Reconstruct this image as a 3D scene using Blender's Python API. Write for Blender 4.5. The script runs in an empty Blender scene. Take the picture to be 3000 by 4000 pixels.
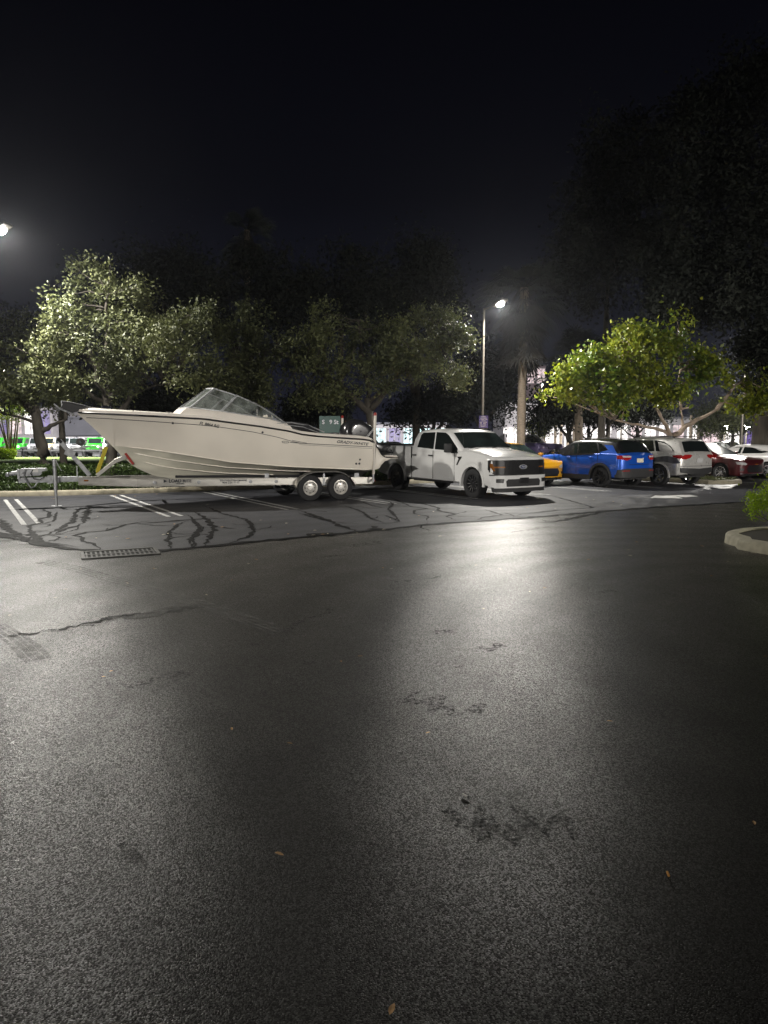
import bpy, bmesh, math, random
import numpy as np
from mathutils import Vector, Matrix
random.seed(7); rng = np.random.default_rng(11)
sc = bpy.context.scene
COL = sc.collection
PI = math.pi
R = math.radians

# ------------------------------------------------------------------ camera
F_PX = 2666.7; PITCH = math.atan(280 / F_PX); CAM_H = 1.6
cam = bpy.data.cameras.new('camera'); cam.lens = 24; cam.sensor_fit = 'VERTICAL'; cam.sensor_height = 36
cam.clip_end = 3000
co = bpy.data.objects.new('camera', cam); COL.objects.link(co)
co.location = (0, 0, CAM_H); co.rotation_euler = (PI / 2 - PITCH, 0, 0)
sc.camera = co

def ray(px, py):
    x = (px - 1500) / F_PX; y = -(py - 2000) / F_PX
    return (x, y * math.sin(PITCH) + math.cos(PITCH), y * math.cos(PITCH) - math.sin(PITCH))
def G(px, py, z=0.0):            # where a photographed ground point lies
    d = ray(px, py); t = (z - CAM_H) / d[2]; return Vector((d[0] * t, d[1] * t, z))
def Pd(px, py, Y):
    d = ray(px, py); t = Y / d[1]; return Vector((d[0] * t, Y, CAM_H + d[2] * t))

# ------------------------------------------------------------------ object helpers
def tag(o, label=None, cat=None, group=None, kind=None):
    if label: o['label'] = label
    if cat: o['category'] = cat
    if group: o['group'] = group
    if kind: o['kind'] = kind
    return o
def empty(name, loc=(0, 0, 0), rz=0, label=None, cat=None, group=None):
    o = bpy.data.objects.new(name, None); COL.objects.link(o)
    o.location = loc; o.rotation_euler = (0, 0, rz); o.empty_display_size = .2
    return tag(o, label, cat, group)
def link(name, me, mat, parent=None, smooth=None):
    o = bpy.data.objects.new(name, me); COL.objects.link(o)
    if mat is not None:
        for m in (mat if isinstance(mat, (list, tuple)) else [mat]): me.materials.append(m)
    if smooth is not None:
        me.polygons.foreach_set('use_smooth', [True] * len(me.polygons))
        if smooth < 180: me.set_sharp_from_angle(angle=R(smooth))
    if parent is not None: o.parent = parent
    return o
class MB:
    def __init__(s): s.v = []; s.f = []; s.m = []
    def add(s, vs, fs, mi=0):
        b = len(s.v); s.v += [tuple(v) for v in vs]
        s.f += [tuple(b + i for i in f) for f in fs]; s.m += [mi] * len(fs); return s
    def box(s, c, d, rz=0, ry=0, mi=0, taper=1.0):
        M = Matrix.Translation(c) @ Matrix.Rotation(rz, 4, 'Z') @ Matrix.Rotation(ry, 4, 'Y')
        vs = []
        for z in (-1, 1):
            k = taper if z > 0 else 1
            for x, y in ((-1, -1), (1, -1), (1, 1), (-1, 1)):
                vs.append(M @ Vector((x * d[0] / 2 * k, y * d[1] / 2 * k, z * d[2] / 2)))
        return s.add(vs, [(3, 2, 1, 0), (4, 5, 6, 7), (0, 1, 5, 4), (1, 2, 6, 5), (2, 3, 7, 6), (3, 0, 4, 7)], mi)
    def tube(s, pts, rad, n=8, mi=0, cap=True, sq=False):
        pts = [Vector(p) for p in pts]
        if not isinstance(rad, (list, tuple)): rad = [rad] * len(pts)
        vs = []; up = Vector((0, 0, 1))
        for i, p in enumerate(pts):
            t = (pts[min(i + 1, len(pts) - 1)] - pts[max(i - 1, 0)]).normalized()
            a = t.cross(up)
            if a.length < .05: a = t.cross(Vector((0, 1, 0)))
            a.normalize(); b = a.cross(t).normalized()
            for k in range(n):
                th = 2 * PI * (k + (.5 if sq else 0)) / n
                vs.append(p + (a * math.cos(th) + b * math.sin(th)) * rad[i])
        fs = []
        for i in range(len(pts) - 1):
            for k in range(n):
                fs.append((i * n + k, i * n + (k + 1) % n, (i + 1) * n + (k + 1) % n, (i + 1) * n + k))
        if cap: fs += [tuple(range(n - 1, -1, -1)), tuple((len(pts) - 1) * n + k for k in range(n))]
        return s.add(vs, fs, mi)
    def lathe(s, prof, c=(0, 0, 0), axis='Z', n=24, mi=0, closed=False):
        vs = []
        for r, h in prof:
            for k in range(n):
                a = 2 * PI * k / n; u, w = r * math.cos(a), r * math.sin(a)
                p = (u, w, h) if axis == 'Z' else ((u, h, w) if axis == 'Y' else (h, u, w))
                vs.append(Vector(p) + Vector(c))
        fs = []; m = len(prof)
        for i in range(m if closed else m - 1):
            j = (i + 1) % m
            for k in range(n):
                fs.append((i * n + k, i * n + (k + 1) % n, j * n + (k + 1) % n, j * n + k))
        return s.add(vs, fs, mi)
    def grid(s, rows, mi=0, close=False):
        n = len(rows[0]); vs = [p for r in rows for p in r]; fs = []
        for i in range(len(rows) - 1):
            for k in range(n if close else n - 1):
                fs.append((i * n + k, i * n + (k + 1) % n, (i + 1) * n + (k + 1) % n, (i + 1) * n + k))
        return s.add(vs, fs, mi)
    def prism(s, poly, a, b, fn=None, mi=0):
        # poly: 2D points, extruded between offsets a and b; fn(u, v, w) -> 3D
        fn = fn or (lambda u, v, w: (u, w, v))
        n = len(poly)
        vs = [fn(u, v, a) for u, v in poly] + [fn(u, v, b) for u, v in poly]
        fs = [tuple(range(n)), tuple(range(2 * n - 1, n - 1, -1))] + [(i, i + n, (i + 1) % n + n, (i + 1) % n) for i in range(n)]
        return s.add(vs, fs, mi)
    def build(s, name, mat, parent=None, smooth=None, bevel=0, fix=True):
        me = bpy.data.meshes.new(name); me.from_pydata(s.v, [], s.f)
        if len(set(s.m)) > 1: me.polygons.foreach_set('material_index', s.m)
        me.update()
        if fix or bevel:
            bm = bmesh.new(); bm.from_mesh(me)
            if bevel:
                bmesh.ops.remove_doubles(bm, verts=bm.verts, dist=1e-5)
                es = [e for e in bm.edges if len(e.link_faces) == 2 and e.calc_face_angle(0) > .5]
                bmesh.ops.bevel(bm, geom=es, offset=bevel, segments=2, profile=.5, affect='EDGES')
            if fix: bmesh.ops.recalc_face_normals(bm, faces=bm.faces)
            bm.to_mesh(me); bm.free()
        return link(name, me, mat, parent, smooth)
def lerp(t, x):
    if x <= t[0][0]: return t[0][1]
    for a, b in zip(t, t[1:]):
        if x <= b[0]: return a[1] + (b[1] - a[1]) * (x - a[0]) / (b[0] - a[0])
    return t[-1][1]
def copy_tree(o, parent=None):
    c = o.copy(); COL.objects.link(c)
    if parent is not None: c.parent = parent
    for ch in [k for k in bpy.data.objects if k.parent == o]: copy_tree(ch, c)
    return c
def text(name, s, size, mat, M, parent=None, shear=0.0, sx=1.0, extrude=.002, align='LEFT'):
    cu = bpy.data.curves.new(name, 'FONT'); cu.body = s; cu.size = size; cu.shear = shear; cu.extrude = extrude; cu.align_x = align
    cu.resolution_u = 3; cu.offset = size * .022
    o = bpy.data.objects.new('tmp_text', cu); COL.objects.link(o)
    dg = bpy.context.evaluated_depsgraph_get(); me = bpy.data.meshes.new_from_object(o.evaluated_get(dg))
    bpy.data.objects.remove(o); me.transform(Matrix.Diagonal((sx, 1, 1, 1))); me.transform(M)
    me.materials.clear(); me.name = name
    return link(name, me, mat, parent)

# ------------------------------------------------------------------ materials
def nt(name):
    m = bpy.data.materials.new(name); m.use_nodes = True; t = m.node_tree; b = t.nodes['Principled BSDF']; return m, t, b
def mat(name, col, rough=.5, metal=0, var=0.0, vscale=3.0, bump=0.0, bscale=40.0, spec=.5, coat=0, emit=None, es=0, alpha=1, trans=0, stretch=None, detail=4):
    m, t, b = nt(name)
    b.inputs['Base Color'].default_value = (*col, 1); b.inputs['Roughness'].default_value = rough; b.inputs['Metallic'].default_value = metal
    b.inputs['Specular IOR Level'].default_value = spec; b.inputs['Coat Weight'].default_value = coat; b.inputs['Coat Roughness'].default_value = .06
    b.inputs['Transmission Weight'].default_value = trans; b.inputs['Alpha'].default_value = alpha
    if emit: b.inputs['Emission Color'].default_value = (*emit, 1); b.inputs['Emission Strength'].default_value = es
    if var or bump:
        tc = t.nodes.new('ShaderNodeTexCoord'); mp = t.nodes.new('ShaderNodeMapping'); t.links.new(tc.outputs['Object'], mp.inputs['Vector'])
        if stretch: mp.inputs['Scale'].default_value = stretch
    if var:
        n = t.nodes.new('ShaderNodeTexNoise'); n.inputs['Scale'].default_value = vscale; n.inputs['Detail'].default_value = detail; t.links.new(mp.outputs[0], n.inputs['Vector'])
        r = t.nodes.new('ShaderNodeMapRange'); r.inputs['From Min'].default_value = .3; r.inputs['From Max'].default_value = .7
        r.inputs['To Min'].default_value = 1 - var; r.inputs['To Max'].default_value = 1 + var * .6
        mx = t.nodes.new('ShaderNodeMix'); mx.data_type = 'RGBA'; mx.blend_type = 'MULTIPLY'; mx.inputs[0].default_value = 1
        mx.inputs[6].default_value = (*col, 1); t.links.new(n.outputs['Fac'], r.inputs['Value']); t.links.new(r.outputs[0], mx.inputs[7]); t.links.new(mx.outputs[2], b.inputs['Base Color'])
        r2 = t.nodes.new('ShaderNodeMapRange'); r2.inputs['To Min'].default_value = rough * .8; r2.inputs['To Max'].default_value = min(1, rough * 1.25); t.links.new(n.outputs['Fac'], r2.inputs['Value']); t.links.new(r2.outputs[0], b.inputs['Roughness'])
    if bump:
        n = t.nodes.new('ShaderNodeTexNoise'); n.inputs['Scale'].default_value = bscale; n.inputs['Detail'].default_value = 3; t.links.new(mp.outputs[0], n.inputs['Vector'])
        bp = t.nodes.new('ShaderNodeBump'); bp.inputs['Strength'].default_value = bump; bp.inputs['Distance'].default_value = .01; t.links.new(n.outputs['Fac'], bp.inputs['Height']); t.links.new(bp.outputs[0], b.inputs['Normal'])
    return m
def leafmat(name, c1, c2, rough=.42, trans=.25):
    m, t, b = nt(name)
    at = t.nodes.new('ShaderNodeAttribute'); at.attribute_name = 'leafvar'
    mx = t.nodes.new('ShaderNodeMix'); mx.data_type = 'RGBA'; mx.inputs[6].default_value = (*c1, 1); mx.inputs[7].default_value = (*c2, 1)
    t.links.new(at.outputs['Fac'], mx.inputs[0]); t.links.new(mx.outputs[2], b.inputs['Base Color']); b.inputs['Roughness'].default_value = rough
    tr = t.nodes.new('ShaderNodeBsdfTranslucent'); t.links.new(mx.outputs[2], tr.inputs['Color'])
    ms = t.nodes.new('ShaderNodeMixShader'); ms.inputs[0].default_value = trans
    t.links.new(b.outputs[0], ms.inputs[1]); t.links.new(tr.outputs[0], ms.inputs[2]); t.links.new(ms.outputs[0], t.nodes['Material Output'].inputs[0])
    return m

def asphalt(name, col, rough, tint, bumpk=1.0, spec=.42, coat=0):
    m, t, b = nt(name); N = t.nodes.new; L = t.links.new
    tc = N('ShaderNodeTexCoord')
    def noise(sc_, det=4, rg=.5, vec=None):
        n = N('ShaderNodeTexNoise'); n.inputs['Scale'].default_value = sc_; n.inputs['Detail'].default_value = det; n.inputs['Roughness'].default_value = rg
        L(vec or tc.outputs['Object'], n.inputs['Vector']); return n
    def mr(src, a, b_, c, d):
        r = N('ShaderNodeMapRange'); r.inputs[1].default_value = a; r.inputs[2].default_value = b_; r.inputs[3].default_value = c; r.inputs[4].default_value = d; L(src, r.inputs[0]); return r.outputs[0]
    def mul(a, b_):
        x = N('ShaderNodeMath'); x.operation = 'MULTIPLY'; L(a, x.inputs[0]); L(b_, x.inputs[1]); return x.outputs[0]
    def add(a, b_):
        x = N('ShaderNodeMath'); x.operation = 'ADD'; L(a, x.inputs[0]); L(b_, x.inputs[1]); return x.outputs[0]
    big = noise(.35, 5, .6); mid = noise(2.2, 5, .65); grain = noise(230, 3, .6)
    # faint sweeping wheel bands
    wv = N('ShaderNodeTexWave'); wv.wave_type = 'RINGS'; wv.rings_direction = 'Z'; wv.inputs['Scale'].default_value = .40; wv.inputs['Distortion'].default_value = 4.5; wv.inputs['Detail'].default_value = 3; wv.inputs['Detail Scale'].default_value = .6
    mp = N('ShaderNodeMapping'); mp.inputs['Location'].default_value = (-4.5, -5.5, 0); L(tc.outputs['Object'], mp.inputs[0]); L(mp.outputs[0], wv.inputs['Vector'])
    # aggregate pebbles
    vo = N('ShaderNodeTexVoronoi'); vo.inputs['Scale'].default_value = 185; vo.feature = 'F1'; L(tc.outputs['Object'], vo.inputs['Vector'])
    vc = N('ShaderNodeTexVoronoi'); vc.inputs['Scale'].default_value = 46; vc.feature = 'DISTANCE_TO_EDGE'; L(tc.outputs['Object'], vc.inputs['Vector'])
    val = mul(mul(mr(big.outputs['Fac'], .3, .7, .72, 1.25), mr(mid.outputs['Fac'], .3, .7, .8, 1.2)), mr(wv.outputs['Fac'], 0, .8, .90, 1.04))
    val = mul(val, mr(vo.outputs['Color'], 0, 1, .30, 1.85))
    mx = N('ShaderNodeMix'); mx.data_type = 'RGBA'; mx.inputs[6].default_value = (*col, 1); mx.inputs[7].default_value = (*tint, 1); L(mr(big.outputs['Fac'], .35, .65, 0, 1), mx.inputs[0])
    vm = N('ShaderNodeVectorMath'); vm.operation = 'SCALE'; L(mx.outputs[2], vm.inputs[0]); L(val, vm.inputs['Scale']); L(vm.outputs[0], b.inputs['Base Color'])
    rr = mul(mul(mr(mid.outputs['Fac'], .3, .7, rough * .94, rough * 1.06), mr(big.outputs['Fac'], .3, .7, 1.05, .96)), mr(wv.outputs['Fac'], 0, .8, 1.03, .99)); L(rr, b.inputs['Roughness'])
    h = add(mul(mr(vo.outputs['Distance'], 0, .7, 1, 0), mr(mid.outputs['Fac'], 0, 1, .7, 1.1)), mul(grain.outputs['Fac'], mr(mid.outputs['Fac'], 0, 1, .8, .8)))
    bp = N('ShaderNodeBump'); bp.inputs['Strength'].default_value = .55 * bumpk; bp.inputs['Distance'].default_value = .005; L(h, bp.inputs['Height'])
    bp2 = N('ShaderNodeBump'); bp2.inputs['Strength'].default_value = .02 * bumpk; bp2.inputs['Distance'].default_value = .03; L(mid.outputs['Fac'], bp2.inputs['Height']); L(bp.outputs[0], bp2.inputs['Normal']); L(bp2.outputs[0], b.inputs['Normal'])
    b.inputs['Specular IOR Level'].default_value = spec; b.inputs['Coat Weight'].default_value = coat; b.inputs['Coat Roughness'].default_value = .275
    if coat:
        sq = N('ShaderNodeMath'); sq.operation = 'POWER'; sq.inputs[1].default_value = 1.0; L(vo.outputs['Color'], sq.inputs[0]); L(mul(mul(mr(sq.outputs[0], .35, .8, coat * .25, coat * 1.95), mr(mid.outputs['Fac'], .3, .7, .80, 1.16)), mr(wv.outputs['Fac'], 0, .8, .90, 1.05)), b.inputs['Coat Weight'])
        b3 = N('ShaderNodeBump'); b3.inputs['Strength'].default_value = .34; b3.inputs['Distance'].default_value = .003; L(h, b3.inputs['Height']); L(b3.outputs[0], b.inputs['Coat Normal'])
    return m

M = {}
M['lane'] = asphalt('lane_asphalt', (.021, .0205, .0185), .50, (.028, .027, .024), .7, .07, .60)
M['stall'] = asphalt('stall_asphalt', (.030, .031, .037), .60, (.037, .038, .045), .4, .35, .0)
M['wet'] = mat('wet_asphalt', (.002, .002, .0025), .6, var=.3, vscale=8, spec=.06)
M['paint_line'] = mat('line_paint', (.50, .50, .49), .6, var=.5, vscale=14, bump=.3, bscale=80)
M['arrow'] = mat('arrow_paint', (.70, .70, .68), .5, var=.15, vscale=9)
M['concrete'] = mat('kerb_concrete', (.31, .28, .205), .85, var=.3, vscale=6, bump=.5, bscale=50)
M['lotconc'] = mat('far_lot_concrete', (.34, .34, .34), .8, var=.15, vscale=.5)
M['soil'] = mat('mulch_soil', (.035, .028, .018), .95, var=.5, vscale=9, bump=1, bscale=45)
M['lawn'] = mat('lawn_green', (.10, .17, .02), .9, var=.35, vscale=2, bump=1, bscale=30)
M['land'] = mat('dark_land', (.03, .035, .02), .95, var=.3, vscale=.4)
M['gel'] = mat('boat_gelcoat', (.72, .67, .585), .30, coat=.35, var=.07, vscale=1.3, bump=.02, bscale=2)
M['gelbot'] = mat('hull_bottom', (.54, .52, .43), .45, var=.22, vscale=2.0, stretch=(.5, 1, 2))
M['geldeck'] = mat('boat_deck', (.76, .71, .64), .42, var=.06, vscale=3)
M['black'] = mat('black_trim', (.012, .012, .013), .35, var=.2, vscale=20)
M['blackplastic'] = mat('black_plastic', (.022, .022, .023), .6, var=.25, vscale=25, bump=.15, bscale=120)
M['decal'] = mat('dark_decal', (.02, .025, .03), .4, var=.1, vscale=30)
M['rubber'] = mat('tyre_rubber', (.014, .014, .015), .75, var=.3, vscale=18, bump=.3, bscale=60)
M['alu'] = mat('trailer_aluminium', (.62, .60, .55), .38, metal=.85, var=.15, vscale=2.5, bump=.05, bscale=15, stretch=(1, 1, 4))
M['galv'] = mat('galvanised_steel', (.42, .43, .44), .5, metal=.6, var=.3, vscale=12, bump=.1, bscale=40)
M['fender'] = mat('tread_plate_fender', (.60, .58, .54), .32, metal=.9, var=.2, vscale=20, bump=.5, bscale=45)
M['rimsteel'] = mat('wheel_rim_steel', (.60, .58, .54), .35, metal=.55, var=.15, vscale=14)
M['rimalloy'] = mat('wheel_rim_alloy', (.62, .63, .66), .25, metal=.8, var=.08, vscale=8)
M['rimdark'] = mat('wheel_rim_dark', (.03, .03, .032), .3, metal=.4, var=.1, vscale=8)
M['rimmach'] = mat('wheel_machined', (.55, .55, .56), .25, metal=.9, var=.08, vscale=8)
M['wglass'] = mat('boat_glass', (.26, .29, .27), .13, var=.9, vscale=3.2, alpha=.55, detail=6, coat=.5)  # strong blotches imitate bright reflections in the glass colour
M['glass'] = mat('car_glass', (.008, .011, .011), .06, spec=.6, var=.2, vscale=2)
M['tealglass'] = mat('windscreen_glass', (.016, .025, .024), .08, spec=.7, var=.6, vscale=2.2)  # teal light seen through the cabs is put into this colour
M['pvc'] = mat('guide_post_pvc', (.62, .58, .52), .45, var=.12, vscale=6)
M['redcap'] = mat('red_plastic', (.28, .02, .012), .45, var=.1, vscale=9)
M['yellow'] = mat('yellow_webbing', (.46, .38, .03), .8, var=.2, vscale=30, bump=.3, bscale=90)
M['amber'] = mat('amber_lens', (.24, .085, .012), .25, var=.1, vscale=20)
M['redlens'] = mat('red_lens', (.35, .01, .01), .15, var=.25, vscale=25, coat=.5)
M['lens'] = mat('clear_lens', (.55, .55, .55), .12, var=.2, vscale=30, coat=.6)
M['chrome'] = mat('chrome', (.75, .75, .76), .12, metal=1, var=.05, vscale=9)
M['pwhite'] = mat('white_car_paint', (.74, .74, .73), .25, coat=.8, var=.04, vscale=1.5)
M['pblue'] = mat('blue_car_paint', (.004, .085, .50), .3, metal=.25, coat=1, var=.06, vscale=2)
M['psilver'] = mat('silver_car_paint', (.50, .49, .47), .27, metal=.25, coat=.8, var=.06, vscale=2)
M['pred'] = mat('dark_red_car_paint', (.075, .003, .006), .32, metal=.1, coat=.35, var=.08, vscale=2)
M['pyellow'] = mat('yellow_car_paint', (.62, .30, .008), .3, coat=.8, var=.05, vscale=2)
M['pdark'] = mat('black_car_paint', (.01, .01, .012), .25, coat=.8, var=.05, vscale=2)
M['dent'] = mat('scraped_grey_metal', (.13, .13, .135), .5, metal=.5, var=.5, vscale=5, bump=.6, bscale=6)
M['bark'] = mat('oak_bark', (.055, .047, .037), .95, var=.4, vscale=8, bump=1, bscale=25, stretch=(1, 1, .3))
M['palmbark'] = mat('palm_bark', (.20, .16, .12), .95, var=.4, vscale=10, bump=1, bscale=20, stretch=(1, 1, 3))
M['palebark'] = mat('smooth_pale_bark', (.32, .25, .19), .8, var=.3, vscale=6, bump=.4, bscale=14, stretch=(1, 1, .4))
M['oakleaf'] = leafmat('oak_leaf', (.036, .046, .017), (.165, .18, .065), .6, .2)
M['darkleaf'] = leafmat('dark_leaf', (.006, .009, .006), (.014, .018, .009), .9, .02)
M['limeleaf'] = leafmat('lime_leaf', (.05, .115, .007), (.33, .34, .02), .45, .28)
M['hedgeleaf'] = leafmat('hedge_leaf', (.025, .05, .01), (.075, .12, .022), .45)
M['shrubleaf'] = leafmat('shrub_leaf', (.24, .42, .012), (.50, .60, .03), .5, .35)
M['palmleaf'] = leafmat('palm_frond', (.007, .011, .007), (.016, .022, .012), .8, .05)
M['deadfrond'] = leafmat('dead_frond', (.014, .013, .011), (.03, .026, .02), .9, .02)
M['lampmetal'] = mat('lamp_pole_metal', (.10, .09, .075), .5, metal=.4, var=.2, vscale=4)
M['ledlens'] = mat('lamp_lens', (.9, .9, .9), .3, emit=(1, .98, .92), es=120)
M['signpurple'] = mat('sign_purple', (.09, .075, .26), .5, var=.1, vscale=10)
M['signink'] = mat('sign_white', (.75, .75, .8), .5, var=.05, vscale=10)
M['signgreen'] = mat('sign_green', (.012, .075, .06), .4, var=.15, vscale=8)
M['leaflitter'] = mat('dry_leaf', (.62, .38, .17), .8, var=.4, vscale=30)
M['leafpale'] = mat('pale_leaf', (.75, .68, .52), .8, var=.3, vscale=30)
M['cigpaper'] = mat('cigarette_paper', (.75, .74, .70), .8, var=.1, vscale=50)
M['cigcork'] = mat('cigarette_filter', (.70, .36, .09), .8, var=.15, vscale=90)
M['iron'] = mat('cast_iron', (.06, .06, .055), .55, metal=.5, var=.3, vscale=12, bump=.3, bscale=50)
M['void'] = mat('dark_void', (.002, .002, .002), .9, var=.1, vscale=5)
M['canvas'] = mat('black_canvas', (.016, .016, .018), .8, var=.3, vscale=9, bump=.6, bscale=12)
M['vinyl'] = mat('cream_vinyl', (.62, .54, .44), .55, var=.08, vscale=4)
M['cowl'] = mat('black_cowling', (.018, .018, .020), .22, coat=.6, var=.1, vscale=5)

# ------------------------------------------------------------------ sky
w = bpy.data.worlds.new('World'); sc.world = w; w.use_nodes = True; t = w.node_tree; bg = t.nodes['Background']
sky = t.nodes.new('ShaderNodeTexSky'); sky.sky_type = 'NISHITA'; sky.sun_disc = False; sky.sun_elevation = R(-4); sky.sun_rotation = R(200)
tc = t.nodes.new('ShaderNodeTexCoord'); sp = t.nodes.new('ShaderNodeSeparateXYZ'); t.links.new(tc.outputs['Generated'], sp.inputs[0])
cr = t.nodes.new('ShaderNodeValToRGB'); t.links.new(sp.outputs['Z'], cr.inputs[0]); e = cr.color_ramp.elements
e[0].position = 0.0; e[0].color = (.0105, .0110, .0200, 1); e[1].position = .62; e[1].color = (.0007, .0007, .0016, 1)
k = e.new(.13); k.color = (.0056, .0064, .0125, 1); k = e.new(.32); k.color = (.0019, .0021, .0042, 1)
mx = t.nodes.new('ShaderNodeMix'); mx.data_type = 'RGBA'; mx.blend_type = 'ADD'; mx.inputs[0].default_value = .004
t.links.new(cr.outputs[0], mx.inputs[6]); t.links.new(sky.outputs[0], mx.inputs[7]); t.links.new(mx.outputs[2], bg.inputs[0]); bg.inputs[1].default_value = 1.0

# ------------------------------------------------------------------ row frame (stalls)
P1 = Vector((-4.40, 14.31, 0)); U = Vector((.8508, .5255, 0)); V = Vector((-.5255, .8508, 0))
def RW(a, b, z=0): p = P1 + U * a + V * b; p.z = z; return p
def sheet(name, pts, z, m, kind='structure', sub=0):
    mb = MB(); mb.add([(p[0], p[1], z) for p in pts], [tuple(range(len(pts)))])
    o = mb.build(name, m, fix=False)
    if o.data.polygons[0].normal.z < 0: o.data.flip_normals()
    o['kind'] = kind; return o
sheet('ground', [(-900, -300), (900, -300), (900, 1500), (-900, 1500)], -.03, M['land'])
sheet('parking_lane', [(-70, -70), (90, -70), (90, 75), (-70, 40)], 0, M['lane'])

def z1(x, y): return (x / 2.074, 1450 + y / 2.074)
def z2(x, y): return (700 + x / 2.074, 1450 + y / 2.074)
def z4(x, y): return (x / 1.106, 2000 + y / 1.106)
def z5(x, y): return (1500 + x / 1.106, 1900 + y / 1.106)
valley = [z4(-300, 40), z4(0, 95), z4(110, 125), z4(250, 155), z4(430, 168), z4(700, 168), z4(900, 150), z4(1250, 115), z4(1450, 97), z4(1659, 76),
          z5(200, 165), z5(420, 150), z5(600, 138), z5(900, 112), z5(1150, 92), z5(1400, 78), z5(1659, 62)]
vg = [G(*p) for p in valley]
sheet('stall_pavement', [tuple(p)[:2] for p in vg] + [(60, 60), (20, 60), (-30, 25), (-30, 8)], .004, M['stall'])

WS = 1.0
def ribbon(name, pts, w, z, m, jitter=.3, seg=.22, kind='structure', wob=.5, taper=False):
    P = []
    for a, b in zip(pts, pts[1:]):
        n = max(1, int((b - a).length / seg))
        for i in range(n): P.append(a.lerp(b, i / n))
    P.append(pts[-1]); rows = []; ww = w
    for i, p in enumerate(P):
        d = (P[min(i + 1, len(P) - 1)] - P[max(i - 1, 0)]); d.z = 0; d.normalize(); n = Vector((-d.y, d.x, 0))
        ww = w * WS * (1 + random.uniform(-jitter, jitter * 1.6)); off = random.uniform(-1, 1) * wob * w
        if taper: ww *= max(.15, min(1, 5 * min(i, len(P) - 1 - i) / len(P)))
        rows.append([p + n * (off - ww / 2) + Vector((0, 0, z)), p + n * (off + ww / 2) + Vector((0, 0, z))])
    o = MB().grid(rows).build(name, m, fix=False)
    if o.data.polygons[0].normal.z < 0: o.data.flip_normals()
    if kind: o['kind'] = kind
    return o
def gl(conv, L): return [G(*conv(*p)) for p in L]
WS = .9
ribbon('wet_gutter_line', vg[1:], .13, .009, M['wet'], .5, .15, wob=.4)
trails = [
 (z1, [(430,1100),(350,1122),(400,1150),(390,1185),(320,1205),(335,1235),(240,1250),(250,1300),(300,1335),(360,1390),(480,1400),(640,1430)], .07),
 (z1, [(470,1140),(440,1195),(430,1220),(330,1240),(120,1250)], .05),
 (z1, [(660,1110),(610,1160),(590,1220),(500,1270),(370,1330),(300,1350)], .09),
 (z1, [(735,1110),(690,1165),(690,1215),(640,1250)], .12),
 (z1, [(640,1250),(540,1280),(440,1320)], .08),
 (z1, [(1200,1215),(1030,1245),(870,1295),(700,1308),(600,1335),(660,1340),(670,1380),(760,1400),(820,1450)], .06),
 (z1, [(0,1200),(40,1260),(130,1330),(260,1330),(330,1385)], .13),
 (z1, [(0,1305),(90,1340),(190,1350),(340,1400),(560,1420)], .12),
 (z1, [(60,1265),(180,1350),(250,1390)], .07),
 (z1, [(1659,1195),(1440,1215),(1060,1240)], .05),
 (z1, [(1520,1215),(1430,1250),(1370,1310),(1360,1370),(1380,1452)], .07),
 (z1, [(1550,1200),(1620,1260),(1590,1330),(1530,1380),(1560,1420)], .09),
 (z2, [(60,1165),(120,1210),(180,1290),(80,1365),(120,1400),(80,1440)], .07),
 (z2, [(130,1140),(200,1190),(250,1230),(290,1280),(250,1350),(210,1400),(215,1430)], .10),
 (z2, [(200,1090),(360,1160),(540,1205),(590,1250),(610,1290),(570,1340),(400,1400),(200,1425)], .07),
 (z2, [(340,1195),(100,1205)], .05),
 (z2, [(960,1125),(1020,1145),(1180,1200),(1300,1255),(1420,1290),(1450,1310)], .11),
 (z2, [(960,1150),(1100,1190),(1230,1225)], .05),
 (z2, [(1330,1090),(1480,1140),(1560,1200),(1659,1230)], .06),
 (z2, [(1480,1060),(1560,1090),(1659,1112)], .05),
 (z5, [(0,60),(40,75),(20,100),(50,130),(70,155)], .06),
 (z5, [(20,45),(120,90),(190,97),(130,105),(130,120),(190,130),(185,160)], .05),
 (z5, [(130,65),(240,95),(230,105),(310,122),(270,130),(310,150)], .06),
 (z5, [(430,100),(480,115),(510,125),(430,135),(395,150)], .06),
 (z5, [(710,38),(800,62),(880,85),(905,93),(800,100),(600,120),(560,135)], .045),
 (z5, [(960,108),(880,125),(760,150),(700,155)], .09),
 (z5, [(0,125),(60,150)], .06),
]
for conv, L, wd in trails:
    ribbon('water_trail', gl(conv, L), wd, .010 + random.uniform(0, .0015), M['wet'], .45, .12, wob=.4, taper=True)
for conv, L, wd in trails:
    gp_ = gl(conv, L)
    for n_ in range(1 + len(gp_) // 4):
        p_ = random.choice(gp_[1:]); a_ = random.uniform(0, 6.28); br = [p_]
        for k in range(random.randint(2, 5)): a_ += random.uniform(-.8, .8); br.append(br[-1] + Vector((math.cos(a_), math.sin(a_) * 1.3, 0)) * random.uniform(.1, .28))
        ribbon('water_trail', br, .03, .0095 + random.uniform(0, .001), M['wet'], .6, .08, wob=.8, taper=True)
# puddle-like wet patches
for (conv, L, wd) in [(z2, [(1020,1350),(1150,1320),(1300,1330)], .22), (z2, [(1530,1260),(1620,1290)], .2), (z1, [(0,1330),(100,1360)], .12)]:
    ribbon('wet_patch', gl(conv, L), wd, .0125, M['wet'], .6, .12, taper=True)

WS = 1.0
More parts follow.
